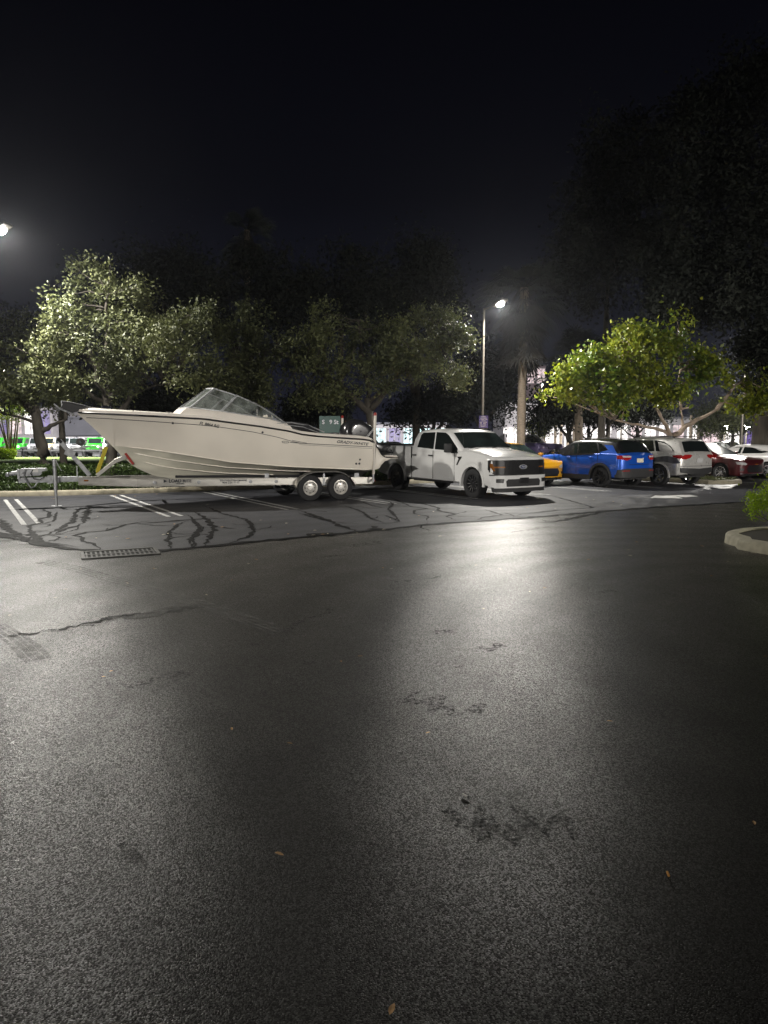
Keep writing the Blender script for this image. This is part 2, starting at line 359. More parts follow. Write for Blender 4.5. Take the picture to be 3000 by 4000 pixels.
# pale tyre tracks, olive crack, skid scuffs on the lane
def alphamat(name, col, rough, sc_=6, thr=(.42, .62), amax=.6, stretch=(1, 1, 1)):
    m, t, b = nt(name); b.inputs['Base Color'].default_value = (*col, 1); b.inputs['Roughness'].default_value = rough
    tc = t.nodes.new('ShaderNodeTexCoord'); mp = t.nodes.new('ShaderNodeMapping'); mp.inputs['Scale'].default_value = stretch
    n = t.nodes.new('ShaderNodeTexNoise'); n.inputs['Scale'].default_value = sc_; n.inputs['Detail'].default_value = 6
    r = t.nodes.new('ShaderNodeMapRange'); r.inputs[1].default_value = thr[0]; r.inputs[2].default_value = thr[1]; r.inputs[3].default_value = 0; r.inputs[4].default_value = amax
    t.links.new(tc.outputs['Object'], mp.inputs[0]); t.links.new(mp.outputs[0], n.inputs['Vector']); t.links.new(n.outputs['Fac'], r.inputs[0]); t.links.new(r.outputs[0], b.inputs['Alpha'])
    return m
M['tracks'] = alphamat('pale_tyre_track', (.20, .195, .18), .6, 9, (.32, .62), .50)
M['crack'] = alphamat('crack_dark', (.008, .008, .007), .8, 14, (.40, .52), .9)
M['scuff'] = alphamat('dark_scuff', (.010, .010, .010), .7, 40, (.42, .62), .65)
M['olive'] = alphamat('damp_olive_stain', (.025, .024, .012), .6, 7, (.34, .6), .7)
M['darktrk'] = alphamat('dark_tyre_track', (.014, .014, .013), .55, 1.2, (.3, .75), .30)
for dx in (-.09, -.03, .03, .09):
    pts = gl(z4, [(180,215),(330,245),(460,285),(600,322),(750,365),(870,400),(1000,443),(1120,485),(1215,520)])
    ribbon('tyre_track', [p + Vector((.3 * dx, dx, 0)) for p in pts], .035, .0045, M['tracks'], .2, .3, wob=.1)
for dx in (-.12, -.05, .02, .09):
    ribbon('tyre_track', [p + Vector((dx * .6, dx * .4, 0)) for p in gl(z4, [(-20,490),(60,540),(120,585),(175,640)])], .035, .0047, M['tracks'], .2, .3, wob=.1)
ribbon('pavement_crack', gl(z4, [(-60,555),(60,535),(250,508),(380,482),(480,455),(700,435),(800,415),(885,408)]), .035, .005, M['crack'], .8, .05, wob=1.2)
ribbon('pavement_crack', gl(z4, [(250,512),(330,500),(430,480),(490,458)]), .02, .0055, M['crack'], .8, .04, wob=2.5)
ribbon('olive_stain', gl(z4, [(400,478),(520,450),(620,452),(720,430),(860,408)]), .20, .0042, M['olive'], .5, .1, wob=.2, taper=True)
for conv, L, wd in [(z4, [(550,762),(640,738),(700,720)], .05), (z4, [(700,700),(740,695),(810,718)], .07), (z4, [(1150,530),(1230,522),(1300,475),(1440,422)], .045),
                    (z4, [(1080,580),(1120,575)], .05), (z4, [(1300,650),(1350,655)], .05), (z5, [(410,700),(460,697),(520,688)], .07), (z5, [(920,460),(1010,455)], .06),
                    (z5, [(1200,462),(1240,468)], .03), (z5, [(30,410),(120,412)], .05), (z5, [(180,400),(240,390)], .05), (z5, [(210,630),(290,622)], .08),
                    (z5, [(540,200),(620,190),(710,175)], .06), (z5, [(300,780),(340,775)], .04), (z5, [(110,905),(250,950),(420,985)], .10), (z4, [(1510,150),(1640,128)], .16), (z4, [(1400,195),(1480,187)], .06)]:
    ribbon('scuff_mark', gl(conv, L), wd, .0052, M['scuff'], .7, .04, wob=.9)
for L, wd in [([(1785,4400*0+3275),(1900,3200),(2050,3230),(2230,3240)], .20)]:
    ribbon('scuff_mark', [G(*p) for p in [(1770,3225),(1880,3200),(2010,3235),(2120,3220),(2240,3235)]], .13, .0052, M['scuff'], .6, .04, wob=.6)
ribbon('scuff_mark', [G(*p) for p in [(495,3290),(520,3335),(535,3370)]], .035, .0052, M['scuff'], .6, .02, wob=.6)

# parking stripes: double lines
SP = 2.70
def stripe(a, b0, b1, w=.092, m=None):
    p0 = RW(a - w / 2, b0); p1 = RW(a + w / 2, b0); p2 = RW(a + w / 2, b1); p3 = RW(a - w / 2, b1)
    o = sheet('parking_stripe', [p0, p1, p2, p3], .008, m or M['paint_line'])
for k in range(-2, 9):
    a = k * SP
    for s in (-.13, .13): stripe(a + s, 0, 6.5)
# arrow on the pavement
arr = [(2540,1946),(2559,1936),(2590,1938),(2650,1935),(2695,1934),(2727,1940),(2680,1943),(2640,1940),(2668,1948),(2600,1947)]
sheet('road_arrow', [G(*p) for p in arr], .0085, M['arrow'])

# kerbs
def kerb(name, pts, closed=False, w=.17, h=.15):
    P = [Vector(p) for p in pts]; n = len(P); rows = []
    for i, p in enumerate(P):
        if closed: a, b = P[i - 1], P[(i + 1) % n]
        else: a, b = P[max(i - 1, 0)], P[min(i + 1, n - 1)]
        d = (b - a); d.z = 0; d.normalize(); q = Vector((-d.y, d.x, 0))
        rows.append([p + Vector((0, 0, -.02)), p + q * .012 + Vector((0, 0, h * .75)), p + q * .045 + Vector((0, 0, h)), p + q * w + Vector((0, 0, h + .004)), p + q * (w + .01) + Vector((0, 0, 0))])
    if closed: rows.append(rows[0])
    o = MB().grid(rows).build(name, M['concrete'], smooth=60); o['kind'] = 'structure'; return o
cl = [Vector((-24, 14.5, 0)), Vector((-16, 17.6, 0)), Vector((-11, 19.35, 0)), Vector((-9.3, 19.75, 0)), Vector((-7.9, 20.3, 0)), Vector((-5.3, 21.75, 0)), Vector((-.3, 24.45, 0)), Vector((1.5, 25.5, 0))]
def dens(P, s=.6):
    o = []
    for a, b in zip(P, P[1:]):
        n = max(1, int((b - a).length / s)); o += [a.lerp(b, i / n) for i in range(n)]
    return o + [P[-1]]
k1 = dens(cl) + [Vector((2.0, 26.0, 0)), Vector((2.0, 26.6, 0)), Vector((1.3, 27.6, 0)), Vector((.6, 28.8, 0))] + dens([Vector((.9, 29.3, 0)), Vector((3.5, 30.9, 0)), Vector((9.0, 34.2, 0)), Vector((30, 47, 0))], 1.5)
kerb('planter_kerb', k1)
sheet('planter_bed', [(p.x, p.y) for p in [q + Vector((-.05, .1, 0)) for q in k1]] + [(30, 62), (-60, 58), (-60, 10)], .085, M['soil'])
sheet('lawn', [(-70, 30), (-2, 36), (45, 58), (45, 63), (-70, 61)], .095, M['lawn'])
sheet('far_lot', [(-120, 61.5), (90, 63.5), (140, 180), (-160, 180)], .02, M['lotconc'])
# island between silver and red cars
isl = [(a, b) for a, b in [(19.4, .5), (19.75, .12), (20.3, 0), (20.9, .1), (21.3, .5), (21.35, 2.5), (21.35, 6.3), (19.3, 6.3), (19.35, 2.5)]]
kerb('island_kerb', [RW(a, b) for a, b in isl], True)
sheet('island_soil', [RW(a + (.1 if a < 20.3 else -.1), b + .1) for a, b in isl], .12, M['soil'])
# right island at the edge of frame
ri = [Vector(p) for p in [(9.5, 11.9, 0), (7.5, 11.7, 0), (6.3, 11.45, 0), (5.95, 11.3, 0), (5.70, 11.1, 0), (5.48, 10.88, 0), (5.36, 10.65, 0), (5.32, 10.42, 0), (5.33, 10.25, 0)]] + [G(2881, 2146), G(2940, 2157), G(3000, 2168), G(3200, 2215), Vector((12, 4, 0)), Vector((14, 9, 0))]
M['concrete'] = mat('kerb_concrete_lit', (.46, .43, .32), .85, var=.3, vscale=6, bump=.5, bscale=50); kerb('island_kerb', ri, True, w=.20)  # brighter copy of the kerb concrete: strong light here put into the colour
cen = sum(ri, Vector()) / len(ri)
sheet('island_soil', [tuple((p + (cen - p).normalized() * .12))[:2] for p in ri], .13, M['soil'])

# storm drain
gd = empty('storm_drain', (-3.74, 9.57, 0), R(25), 'black iron storm drain grate with two rows of slots in the asphalt', 'drain')
fr = MB()
for y in (-.30, .30): fr.box((0, y, .006), (1.02, .06, .03))
for x in (-.49, .49): fr.box((x, 0, .005), (.05, .56, .03))
fr.box((0, 0, .004), (.93, .045, .024)); fr.build('frame', M['iron'], gd, bevel=.003)
b_ = MB()
for i in range(15):
    for y in (-.145, .145): b_.box((-.44 + i * .0629, y, .002), (.024, .235, .022), rz=.0)
b_.build('grate_bars', M['iron'], gd)
MB().add([(-.46, -.27, .0062), (.46, -.27, .0062), (.46, .27, .0062), (-.46, .27, .0062)], [(0, 1, 2, 3)]).build('pit', M['void'], gd)

# ------------------------------------------------------------------ leaves and trees
def leafmesh(name, C, size, m, parent=None, aspect=.5, flat=0.0, dirs=None):
    n = len(C)
    a = rng.normal(size=(n, 3)); a /= np.linalg.norm(a, axis=1)[:, None]
    if dirs is not None: a = a * .45 + dirs; a /= np.linalg.norm(a, axis=1)[:, None]
    b = rng.normal(size=(n, 3)); b[:, 2] *= (1 - flat); b -= (a * b).sum(1)[:, None] * a; b /= np.linalg.norm(b, axis=1)[:, None] + 1e-9
    s = size * rng.uniform(.6, 1.3, n)[:, None]; nrm = np.cross(a, b)
    v = np.empty((n, 4, 3)); v[:, 0] = C - a * s * .5; v[:, 1] = C + b * s * aspect * .5 + nrm * s * .08; v[:, 2] = C + a * s * .5; v[:, 3] = C - b * s * aspect * .5 + nrm * s * .08
    me = bpy.data.meshes.new(name); me.vertices.add(4 * n); me.vertices.foreach_set('co', v.astype(np.float32).ravel())
    me.loops.add(4 * n); me.loops.foreach_set('vertex_index', np.arange(4 * n, dtype=np.int32))
    me.polygons.add(n); me.polygons.foreach_set('loop_start', np.arange(0, 4 * n, 4, dtype=np.int32)); me.polygons.foreach_set('loop_total', np.full(n, 4, dtype=np.int32))
    at = me.attributes.new('leafvar', 'FLOAT', 'FACE'); 
    ph = np.sin(C[:, 0] * 1.7 + C[:, 2]) * .5 + .5
    at.data.foreach_set('value', np.clip(rng.beta(1.3, 2.2, n) * .75 + ph * .25, 0, 1).astype(np.float32))
    me.update(calc_edges=True); me.validate()
    return link(name, me, m, parent)
def clumps(blobs, ncl, per, sig, shell=.45, hole=.0):
    hole = .45 if abs(sig - .16) < .001 and per == 36 else 0.0      # the lime tree is raggeder
    """blobs: (centre, radii, weight)"""
    ws = np.array([b[2] for b in blobs], float); ws /= ws.sum(); cs = []
    for (c, r, _), q in zip(blobs, ws):
        k = max(1, int(ncl * q)); d = rng.normal(size=(k, 3)); d /= np.linalg.norm(d, axis=1)[:, None]
        rad = rng.uniform(shell, 1.0, k)[:, None] ** .6
        cs.append(np.array(c) + d * rad * np.array(r) * np.where(rng.uniform(0, 1, (k, 1)) < .10, rng.uniform(1.1, 1.38, (k, 1)), rng.uniform(.84, 1.08, (k, 1))))
    cc = np.concatenate(cs); pts = []
    if len(cc) > 150:
        q = np.sin(cc[:, 0] * 2.3 + 1.1 * np.sin(cc[:, 1] * 1.9)) + np.sin(cc[:, 2] * 2.9 + 1.3 * np.sin(cc[:, 0] * 1.3)) + np.sin(cc[:, 1] * 2.1 + cc[:, 2] * 1.1)
        cc = cc[q > rng.uniform(-1.55 + hole, .4 + hole, len(cc))]
    for c in cc:
        k = int(per * rng.uniform(.25, 1.9)); ax = rng.normal(size=3); ax /= np.linalg.norm(ax)
        s = sig * rng.uniform(.6, 1.3); g = rng.normal(size=(k, 3)) * s; g += np.outer(rng.normal(size=k) * s * 1.1, ax); pts.append(c + g)
    return cc, np.concatenate(pts)
def branchy(mb, p0, p1, r0, r1, n=6, wob=.08, sides=7):
    p0, p1 = Vector(p0), Vector(p1); L = (p1 - p0).length; pts = []; rs = []
    for i in range(n + 1):
        f = i / n; q = p0.lerp(p1, f)
        if 0 < i: q += Vector([random.uniform(-1, 1) for _ in range(3)]) * wob * L * (.5 if i < n else .1)
        q.z += math.sin(f * PI) * L * .04
        pts.append(q); rs.append(r0 + (r1 - r0) * f ** .8)
    mb.tube(pts, rs, sides); return pts
def tree(name, label, base, trunk, limbs, blobs, ncl, per, sig, lsize, leaf, bark, r0=.2, twigs=60, group=None, shell=.45, aspect=.5, r1=None, flat=0):
    o = empty(name, base, 0, label, 'tree', group); B = Vector(base)
    loc = lambda p: tuple(Vector(p) - B)
    mb = MB(); tp = [Vector(loc(p)) for p in trunk]; n = len(tp); r1 = r1 or r0 * .6
    rs = [r0 + (r1 - r0) * i / (n - 1) for i in range(n)]; rs[0] = r0 * 1.45
    pp = [tp[0] + Vector((0, 0, -.05))] + [p for p in tp[1:]]
    # subdivide with wobble
    P = [pp[0]]; RR = [rs[0]]
    for i in range(1, n):
        for k in (1, 2, 3, 4):
            f = k / 4; q = pp[i - 1].lerp(pp[i], f) + Vector((random.uniform(-1, 1), random.uniform(-1, 1), 0)) * r0 * .12; P.append(q); RR.append((rs[i - 1] + (rs[i] - rs[i - 1]) * (f ** .5 if i == 1 else f)) * random.uniform(.95, 1.06))
    mb.tube(P, RR, 12); mb.build('trunk', bark, o, smooth=180)
    cc, pts = clumps([(loc(c), r, wt) for c, r, wt in blobs], ncl, per, sig, shell)
    lb = MB(); ends = []
    for a, b, ra in limbs:
        q = branchy(lb, loc(a), loc(b), ra, ra * .35, 7, .06); ends += q[2:]
    if not ends: ends = [tp[-1]]
    idx = rng.choice(len(cc), min(twigs, len(cc)), replace=False)
    for i in idx:
        c = Vector(cc[i]); e_ = min(ends, key=lambda q: (q - c).length); 
        branchy(lb, e_, c, .035 if lsize < .2 else .05, .008, 4, .10, 4)
    if lb.v: lb.build('branches', bark, o, smooth=180)
    leafmesh('crown', pts, lsize, leaf, o, aspect, flat)
    return o

def X(px, Y): return (px - 1500) / F_PX * Y * 1.0
def Z(py, Y): return Pd(1500, py, Y).z
def B(px, py, Y, rx, ry, rz, wt=1.0):        # crown lobe whose centre is at Pd(px,py,Y); radii in metres
    p = Pd(px, py, Y); return ((p.x, p.y, p.z), (rx, ry, rz), wt)

# lit oak at the left, in the hedge
Y = 21.8; x0 = X(440, Y)
tree('oak_tree', 'lamp-lit olive oak with stubby trunk just behind the boat bow', (x0, Y, .08),
     [(x0, Y, .08), (x0 + .02, Y, 1.5), (x0 - .08, Y, 3.0)],
     [((x0, Y, 2.4), Pd(330, 1330, Y - .3), .11), ((x0, Y, 2.0), Pd(620, 1420, Y), .12), ((x0 - .05, Y, 2.8), Pd(420, 1150, Y), .12), ((x0, Y, 2.9), Pd(700, 1280, Y + .3), .09), ((x0, Y, 2.6), Pd(220, 1450, Y), .08), (Pd(550, 1530, Y), Pd(640, 1500, Y - .4), .05)],
     [B(350, 1100, Y, .85, .9, .75, .9), B(300, 1230, Y - .3, 1.05, 1.2, .8, 1.2), B(480, 1180, Y, .9, 1.0, .9, .9), B(250, 1380, Y, 1.2, 1.3, .9, 1.5), B(210, 1480, Y - .4, .9, 1.0, .45, .8), B(400, 1390, Y - .5, 1.2, 1.3, 1.0, 1.5),
      B(580, 1310, Y, 1.1, 1.3, .95, 1.3), B(700, 1310, Y - .9, .95, 1.3, .8, 1.2), B(790, 1230, Y - .3, .35, .5, .5, .3), B(740, 1420, Y - .9, 1.0, 1.3, .8, 1.2), B(520, 1460, Y - .2, 1.2, 1.2, .6, 1.0)],
     640, 56, .14, .115, M['oakleaf'], M['bark'], r0=.19, twigs=160, shell=.3)
tree('oak_tree', 'dark spreading oak with thick flared trunk at the left edge', (X(178, 26), 26, .08),
     [(X(180, 26), 26, .08), (X(168, 26), 26, 1.4), (X(150, 26), 26, 2.9)],
     [((X(150, 26), 26, 2.6), Pd(-60, 1450, 26), .16), ((X(165, 26), 26, 1.9), Pd(255, 1640, 26), .12), (Pd(255, 1640, 26), Pd(300, 1480, 26.5), .09), ((X(150, 26), 26, 2.9), Pd(120, 1350, 26), .14), ((X(160, 26), 26, 2.2), Pd(20, 1620, 25.5), .08)],
     [B(-20, 1350, 26, 2.2, 2, 1.6, 2), B(130, 1430, 26, 1.8, 1.6, 1.4, 2), B(-60, 1520, 25.5, 1.8, 1.6, .8, 1.4), B(150, 1540, 26.5, 1.6, 1.4, .5, 1.2), B(330, 1530, 27, 1.6, 1.4, .7, 1.1)],
     360, 62, .2, .125, M['oakleaf'], M['bark'], r0=.27, twigs=60)
tree('slender_tree', 'thin black-trunked tree just left of the boat bow', (X(252, 27), 27, .08),
     [(X(252, 27), 27, .08), (X(250, 27), 27, 2.4), (X(255, 27), 27, 4.4)], [((X(255, 27), 27, 4.2), Pd(330, 1400, 27.5), .07)],
     [B(300, 1380, 28, 1.6, 1.5, 1.3, 2), B(360, 1510, 28, 1.3, 1.2, .6, 1.2)], 150, 70, .2, .11, M['darkleaf'], M['bark'], r0=.13, twigs=25)
# middle oak, lit at its right end by the lamp
Y = 26.3; x0 = X(1450, Y)
tree('oak_tree', 'broad oak behind the outboard motor, bright leaves at its right end', (x0, Y, .08),
     [(x0, Y, .08), (x0 + .02, Y, 1.8), (x0 - .15, Y, 3.2)],
     [((x0, Y, 2.6), Pd(1150, 1400, Y), .15), ((x0, Y, 2.8), Pd(1620, 1400, Y), .13), ((x0 - .1, Y, 3.1), Pd(1400, 1250, Y), .13), ((x0 - .1, Y, 3.0), Pd(1760, 1320, Y), .09), (Pd(1150, 1400, Y), Pd(930, 1350, Y - .4), .08)],
     [B(950, 1310, Y - .5, 1.5, 1.3, 1.2, 1.6), B(900, 1460, Y - .6, 1.3, 1.2, .8, 1.1), B(1120, 1400, Y - .3, 1.6, 1.5, 1.5, 1.9), B(1300, 1350, Y, 1.8, 1.6, 1.6, 2.2), B(1450, 1440, Y - .4, 1.5, 1.4, 1.0, 1.5), B(1550, 1350, Y, 1.3, 1.4, 1.1, 1.5),
      B(1680, 1290, Y, 1.1, 1.2, .9, 1.5), B(1760, 1290, Y - .1, .6, .8, .7, .8), B(1690, 1440, Y - .4, 1.1, 1.0, .75, 1.2), B(1770, 1480, Y - .3, .55, .7, .4, .5), B(1820, 1330, Y, .25, .4, .2, .15), B(1230, 1540, Y, 1.7, 1.2, .5, 1.1), B(1000, 1540, Y, 1.3, 1.1, .5, .8)],
     1000, 56, .16, .125, M['oakleaf'], M['bark'], r0=.2, twigs=200, shell=.3)
# dark background trees
G_BT = 'dark trees in the background'
bt = [('tall dark tree rising behind the bright left oak', 640, 1130, 33, 3.6, 2.6, 2.2, .34),
      ('wide dark tree behind the boat windshield', 1000, 1180, 35, 3.4, 2.8, 2.9, .2),
      ('dark round tree above the outboard motor', 1330, 1140, 36, 3.3, 2.6, 2.9, .3),
      ('high dark tree left of the lamp post', 1620, 1140, 37, 2.7, 2.4, 3.4, .3),
      ('low dark tree standing right behind the lamp pole', 1880, 1500, 36, 2.4, 2.0, 2.3, .2),
      ('dim tree beyond the far left lamp', -170, 1300, 36, 4.0, 3.0, 2.4, .3),
      ('low dark tree between palm trunk and bright green tree', 2200, 1570, 37, 1.9, 1.8, 1.5, .2),
      ('dark tree low behind the boat bow', 700, 1560, 34, 3.8, 1.8, 1.3, .2),
      ('dark tree low behind the white pickup cab', 1700, 1590, 38, 2.6, 2.0, 1.1, .2),
      ('dark tree behind the blue SUV roof', 2380, 1540, 40, 2.6, 2.0, 1.7, .22),
      ('low dark tree behind the boat stern', 1230, 1600, 36, 2.0, 1.6, 1.0, .2)]
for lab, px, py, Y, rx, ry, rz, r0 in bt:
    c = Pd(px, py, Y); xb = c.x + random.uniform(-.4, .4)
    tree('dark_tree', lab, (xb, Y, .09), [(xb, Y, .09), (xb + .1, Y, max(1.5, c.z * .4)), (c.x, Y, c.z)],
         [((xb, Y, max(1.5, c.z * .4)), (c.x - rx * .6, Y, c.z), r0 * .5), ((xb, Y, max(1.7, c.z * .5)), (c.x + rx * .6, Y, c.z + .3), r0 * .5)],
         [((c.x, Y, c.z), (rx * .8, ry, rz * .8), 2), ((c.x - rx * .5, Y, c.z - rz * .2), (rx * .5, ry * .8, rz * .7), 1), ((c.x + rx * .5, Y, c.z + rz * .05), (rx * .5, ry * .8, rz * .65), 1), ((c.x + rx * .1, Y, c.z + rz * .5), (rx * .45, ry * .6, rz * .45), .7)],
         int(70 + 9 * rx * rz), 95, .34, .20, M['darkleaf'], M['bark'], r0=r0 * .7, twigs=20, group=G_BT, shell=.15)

# bright lime tree at right
Y = 27.4; x0 = X(2640, Y); fork = (x0 - .25, Y, 1.75)
tree('lime_green_tree', 'bright yellow-green leafy tree with forked pale trunk behind the silver SUV', (x0 - .3, Y, .12),
     [(x0 - .3, Y, .12), (x0 - .28, Y, 1.2), fork],
     [(fork, Pd(2540, 1560, Y - .3), .10), (Pd(2540, 1560, Y - .3), Pd(2450, 1420, Y - .3), .06), (fork, Pd(2800, 1600, Y), .13), (Pd(2670, 1672, Y), Pd(2660, 1600, Y), .07), (Pd(2660, 1600, Y), Pd(2705, 1590, Y - .2), .05), (Pd(2800, 1600, Y), Pd(2900, 1480, Y), .09), (fork, Pd(2400, 1640, Y), .08), (Pd(2660, 1600, Y), Pd(2650, 1400, Y), .06)],
     [B(2220, 1490, Y - .6, .9, .9, .65, 1.0), B(2330, 1410, Y - .6, .95, 1.0, .7, 1.3), B(2300, 1530, Y - .8, 1.0, 1.0, .5, 1.1), B(2430, 1480, Y - 1.0, 1.1, 1.1, .9, 1.7), B(2450, 1330, Y - .7, .8, .9, .7, 1.2), B(2560, 1400, Y - .9, 1.0, 1.1, .9, 1.6), B(2560, 1300, Y - .2, .7, .8, .45, .5),
      B(2620, 1530, Y - .8, .9, .9, .6, 1.1), B(2650, 1300, Y - .4, .9, .9, .7, 1.0), B(2740, 1430, Y - .4, 1.0, 1.0, .9, 1.1), B(2850, 1470, Y, 1.0, 1.0, .7, .8), B(2930, 1570, Y + .2, 1.0, .8, .5, .6), B(2420, 1570, Y - .3, .8, .8, .35, .5)],
     640, 36, .16, .17, M['limeleaf'], M['palebark'], r0=.2, twigs=110, shell=.25, aspect=.62)
# huge dark trees at right
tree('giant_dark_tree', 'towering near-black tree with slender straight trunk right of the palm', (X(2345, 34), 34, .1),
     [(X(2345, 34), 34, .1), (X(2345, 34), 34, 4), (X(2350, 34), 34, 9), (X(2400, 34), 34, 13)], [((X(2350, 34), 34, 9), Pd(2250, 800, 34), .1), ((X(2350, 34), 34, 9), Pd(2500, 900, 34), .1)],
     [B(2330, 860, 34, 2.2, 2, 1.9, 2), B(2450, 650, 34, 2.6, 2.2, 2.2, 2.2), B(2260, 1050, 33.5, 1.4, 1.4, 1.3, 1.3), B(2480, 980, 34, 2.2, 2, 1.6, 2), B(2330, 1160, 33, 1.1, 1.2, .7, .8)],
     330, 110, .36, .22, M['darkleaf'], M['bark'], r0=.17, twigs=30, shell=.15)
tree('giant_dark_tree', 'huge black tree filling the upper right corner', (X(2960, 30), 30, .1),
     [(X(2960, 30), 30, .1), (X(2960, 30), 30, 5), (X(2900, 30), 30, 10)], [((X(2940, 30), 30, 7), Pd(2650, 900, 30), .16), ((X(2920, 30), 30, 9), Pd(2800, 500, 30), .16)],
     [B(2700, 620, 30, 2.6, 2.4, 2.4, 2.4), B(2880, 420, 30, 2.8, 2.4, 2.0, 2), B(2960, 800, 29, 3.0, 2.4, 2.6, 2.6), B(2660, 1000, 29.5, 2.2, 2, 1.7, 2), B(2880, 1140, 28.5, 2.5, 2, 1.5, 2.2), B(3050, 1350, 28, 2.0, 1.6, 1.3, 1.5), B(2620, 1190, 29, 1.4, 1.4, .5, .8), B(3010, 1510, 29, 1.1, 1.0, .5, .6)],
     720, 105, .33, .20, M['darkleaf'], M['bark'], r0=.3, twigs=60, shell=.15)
tree('small_dark_tree', 'small branching tree before the globe lamps at far right', (X(2853, 50), 50, .1),
     [(X(2853, 50), 50, .1), (X(2855, 50), 50, 1.6), (X(2850, 50), 50, 2.8)], [((X(2855, 50), 50, 1.9), Pd(2900, 1700, 50), .07), ((X(2855, 50), 50, 2.2), Pd(2800, 1680, 50), .07)],
     [B(2850, 1620, 50, 2.1, 1.6, 1.2, 2), B(2780, 1650, 50, 1.3, 1.2, .7, 1), B(2920, 1630, 50, 1.2, 1.2, .9, 1)], 110, 70, .3, .2, M['oakleaf'], M['bark'], r0=.16, twigs=25)
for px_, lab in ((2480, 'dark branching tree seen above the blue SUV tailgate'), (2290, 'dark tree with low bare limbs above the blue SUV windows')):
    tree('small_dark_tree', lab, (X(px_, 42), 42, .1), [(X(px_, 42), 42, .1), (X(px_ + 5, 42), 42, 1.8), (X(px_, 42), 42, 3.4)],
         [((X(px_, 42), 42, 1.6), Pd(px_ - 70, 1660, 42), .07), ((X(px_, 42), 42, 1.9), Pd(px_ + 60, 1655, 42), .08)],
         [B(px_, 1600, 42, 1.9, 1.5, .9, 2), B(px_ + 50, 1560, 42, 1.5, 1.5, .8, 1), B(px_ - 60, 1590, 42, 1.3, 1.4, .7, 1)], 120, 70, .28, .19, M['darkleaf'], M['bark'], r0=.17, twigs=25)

# palms
def fan_palm(name, label, base, top, rtr, nfr, frl, skirt=0, seed=1, group=None):
    random.seed(seed); o = empty(name, base, 0, label, 'palm tree', group); Bv = Vector(base); T = Vector(top) - Bv
    mb = MB(); n = 14; mb.tube([Vector((T.x * (i / n) ** 1.3, T.y * i / n, T.z * i / n - (.05 if i == 0 else 0))) for i in range(n + 1)], [rtr * (1.25 if i == 0 else random.uniform(.93, 1.05)) for i in range(n + 1)], 14)
    mb.build('trunk', M['palmbark'], o, smooth=180)
    def frond(mb, org, az, el, L, droop, nl=22):
        d = Vector((math.cos(az) * math.cos(el), math.sin(az) * math.cos(el), math.sin(el))); s = L * .5
        hub = org + d * s + Vector((0, 0, -droop * .15 * L)); mb.tube([org, org + d * s * .5, hub], [.025, .018, .012], 4)
        side = d.cross(Vector((0, 0, 1))); side = side.normalized() if side.length > .1 else Vector((1, 0, 0)); up = side.cross(d)
        for k in range(nl):
            a = (k / (nl - 1) - .5) * 2.0 * 1.25; l = L * .62 * (1 - .25 * abs(a) / 1.25) * random.uniform(.85, 1.1)
            v = d * math.cos(a) + side * math.sin(a) + up * .15 * math.cos(a)
            mid = hub + v * l * .6 + Vector((0, 0, -droop * l * .10)); tip = hub + v * l + Vector((0, 0, -droop * l * .42))
            q = v.cross(up).normalized() * (.022 if nl > 15 else .045)
            mb.add([hub, mid - q, tip, mid + q], [(0, 1, 2, 3)])
    mb = MB()
    for i in range(nfr):
        el = random.uniform(-.7, 1.2); frond(mb, T, random.uniform(0, 2 * PI), el, frl * random.uniform(.85, 1.1), 1.0 + max(0, -el))
    c = mb.build('crown', M['palmleaf'], o, fix=False); at = c.data.attributes.new('leafvar', 'FLOAT', 'FACE'); at.data.foreach_set('value', rng.uniform(0, 1, len(c.data.polygons)).astype(np.float32))
    if skirt:
        mb = MB()
        for i in range(int(skirt * 34)):
            z = -random.uniform(0, skirt); az = random.uniform(0, 2 * PI)
            frond(mb, T + Vector((math.cos(az) * rtr, math.sin(az) * rtr, z)), az, -1.05 + random.uniform(-.2, .3), frl * .62, .5, 9)
        c = mb.build('dead_fronds', M['deadfrond'], o, fix=False); at = c.data.attributes.new('leafvar', 'FLOAT', 'FACE'); at.data.foreach_set('value', rng.uniform(0, 1, len(c.data.polygons)).astype(np.float32))
    return o
Y = 33.0
fan_palm('palm_tree', 'tall cabbage palm with shaggy dead skirt behind the white pickup', (X(2032, Y), Y, .1), tuple(Pd(2048, 1125, Y)), .21, 52, 2.3, 2.6, 3)
fan_palm('palm_tree', 'dark tall palm silhouette above the background trees', (X(970, 44), 44, .1), tuple(Pd(965, 900, 44)), .2, 40, 2.0, 1.2, 4)
fan_palm('fan_palm', 'short dark fan palm left of the bright green tree top', (X(2260, 36), 36, .1), tuple(Pd(2255, 1370, 36)), .2, 44, 1.9, 0, 5)
random.seed(21)

# hedge and low plants
def hedge(name, label, a, b, w, h, n, z0=.08, leaf='hedgeleaf', size=.075, cat='hedge'):
    a, b = Vector(a), Vector(b); L = (b - a).length; d = (b - a).normalized(); q = Vector((-d.y, d.x, 0)); o = empty(name, a, 0, label, cat)
    u = rng.uniform(0, L, n); s = rng.uniform(-1, 1, n) * w / 2; zz = h * rng.uniform(0, 1, n) ** .6
    top = h * (1 + .08 * np.sin(u * 2.1) + .06 * np.sin(u * 5.3 + 1)); zz = np.minimum(zz, top) + rng.normal(size=n) * .03 
    P_ = np.stack([u * d.x + s * q.x, u * d.y + s * q.y, z0 + np.maximum(zz, .02)], 1)
    leafmesh('foliage', P_, size, M[leaf], o, .55)
    return o
hedge('hedge', 'long dark green clipped hedge behind the kerb at left under the boat bow', (-17, 18.6, 0), (-4.5, 23.6, 0), 1.3, .78, 42000)
hedge('ground_cover', 'low bushy green plants in front of the hedge under the trailer tongue', (-17, 17.6, 0), (-4.9, 22.35, 0), .55, .28, 9000, leaf='hedgeleaf', cat='plants')
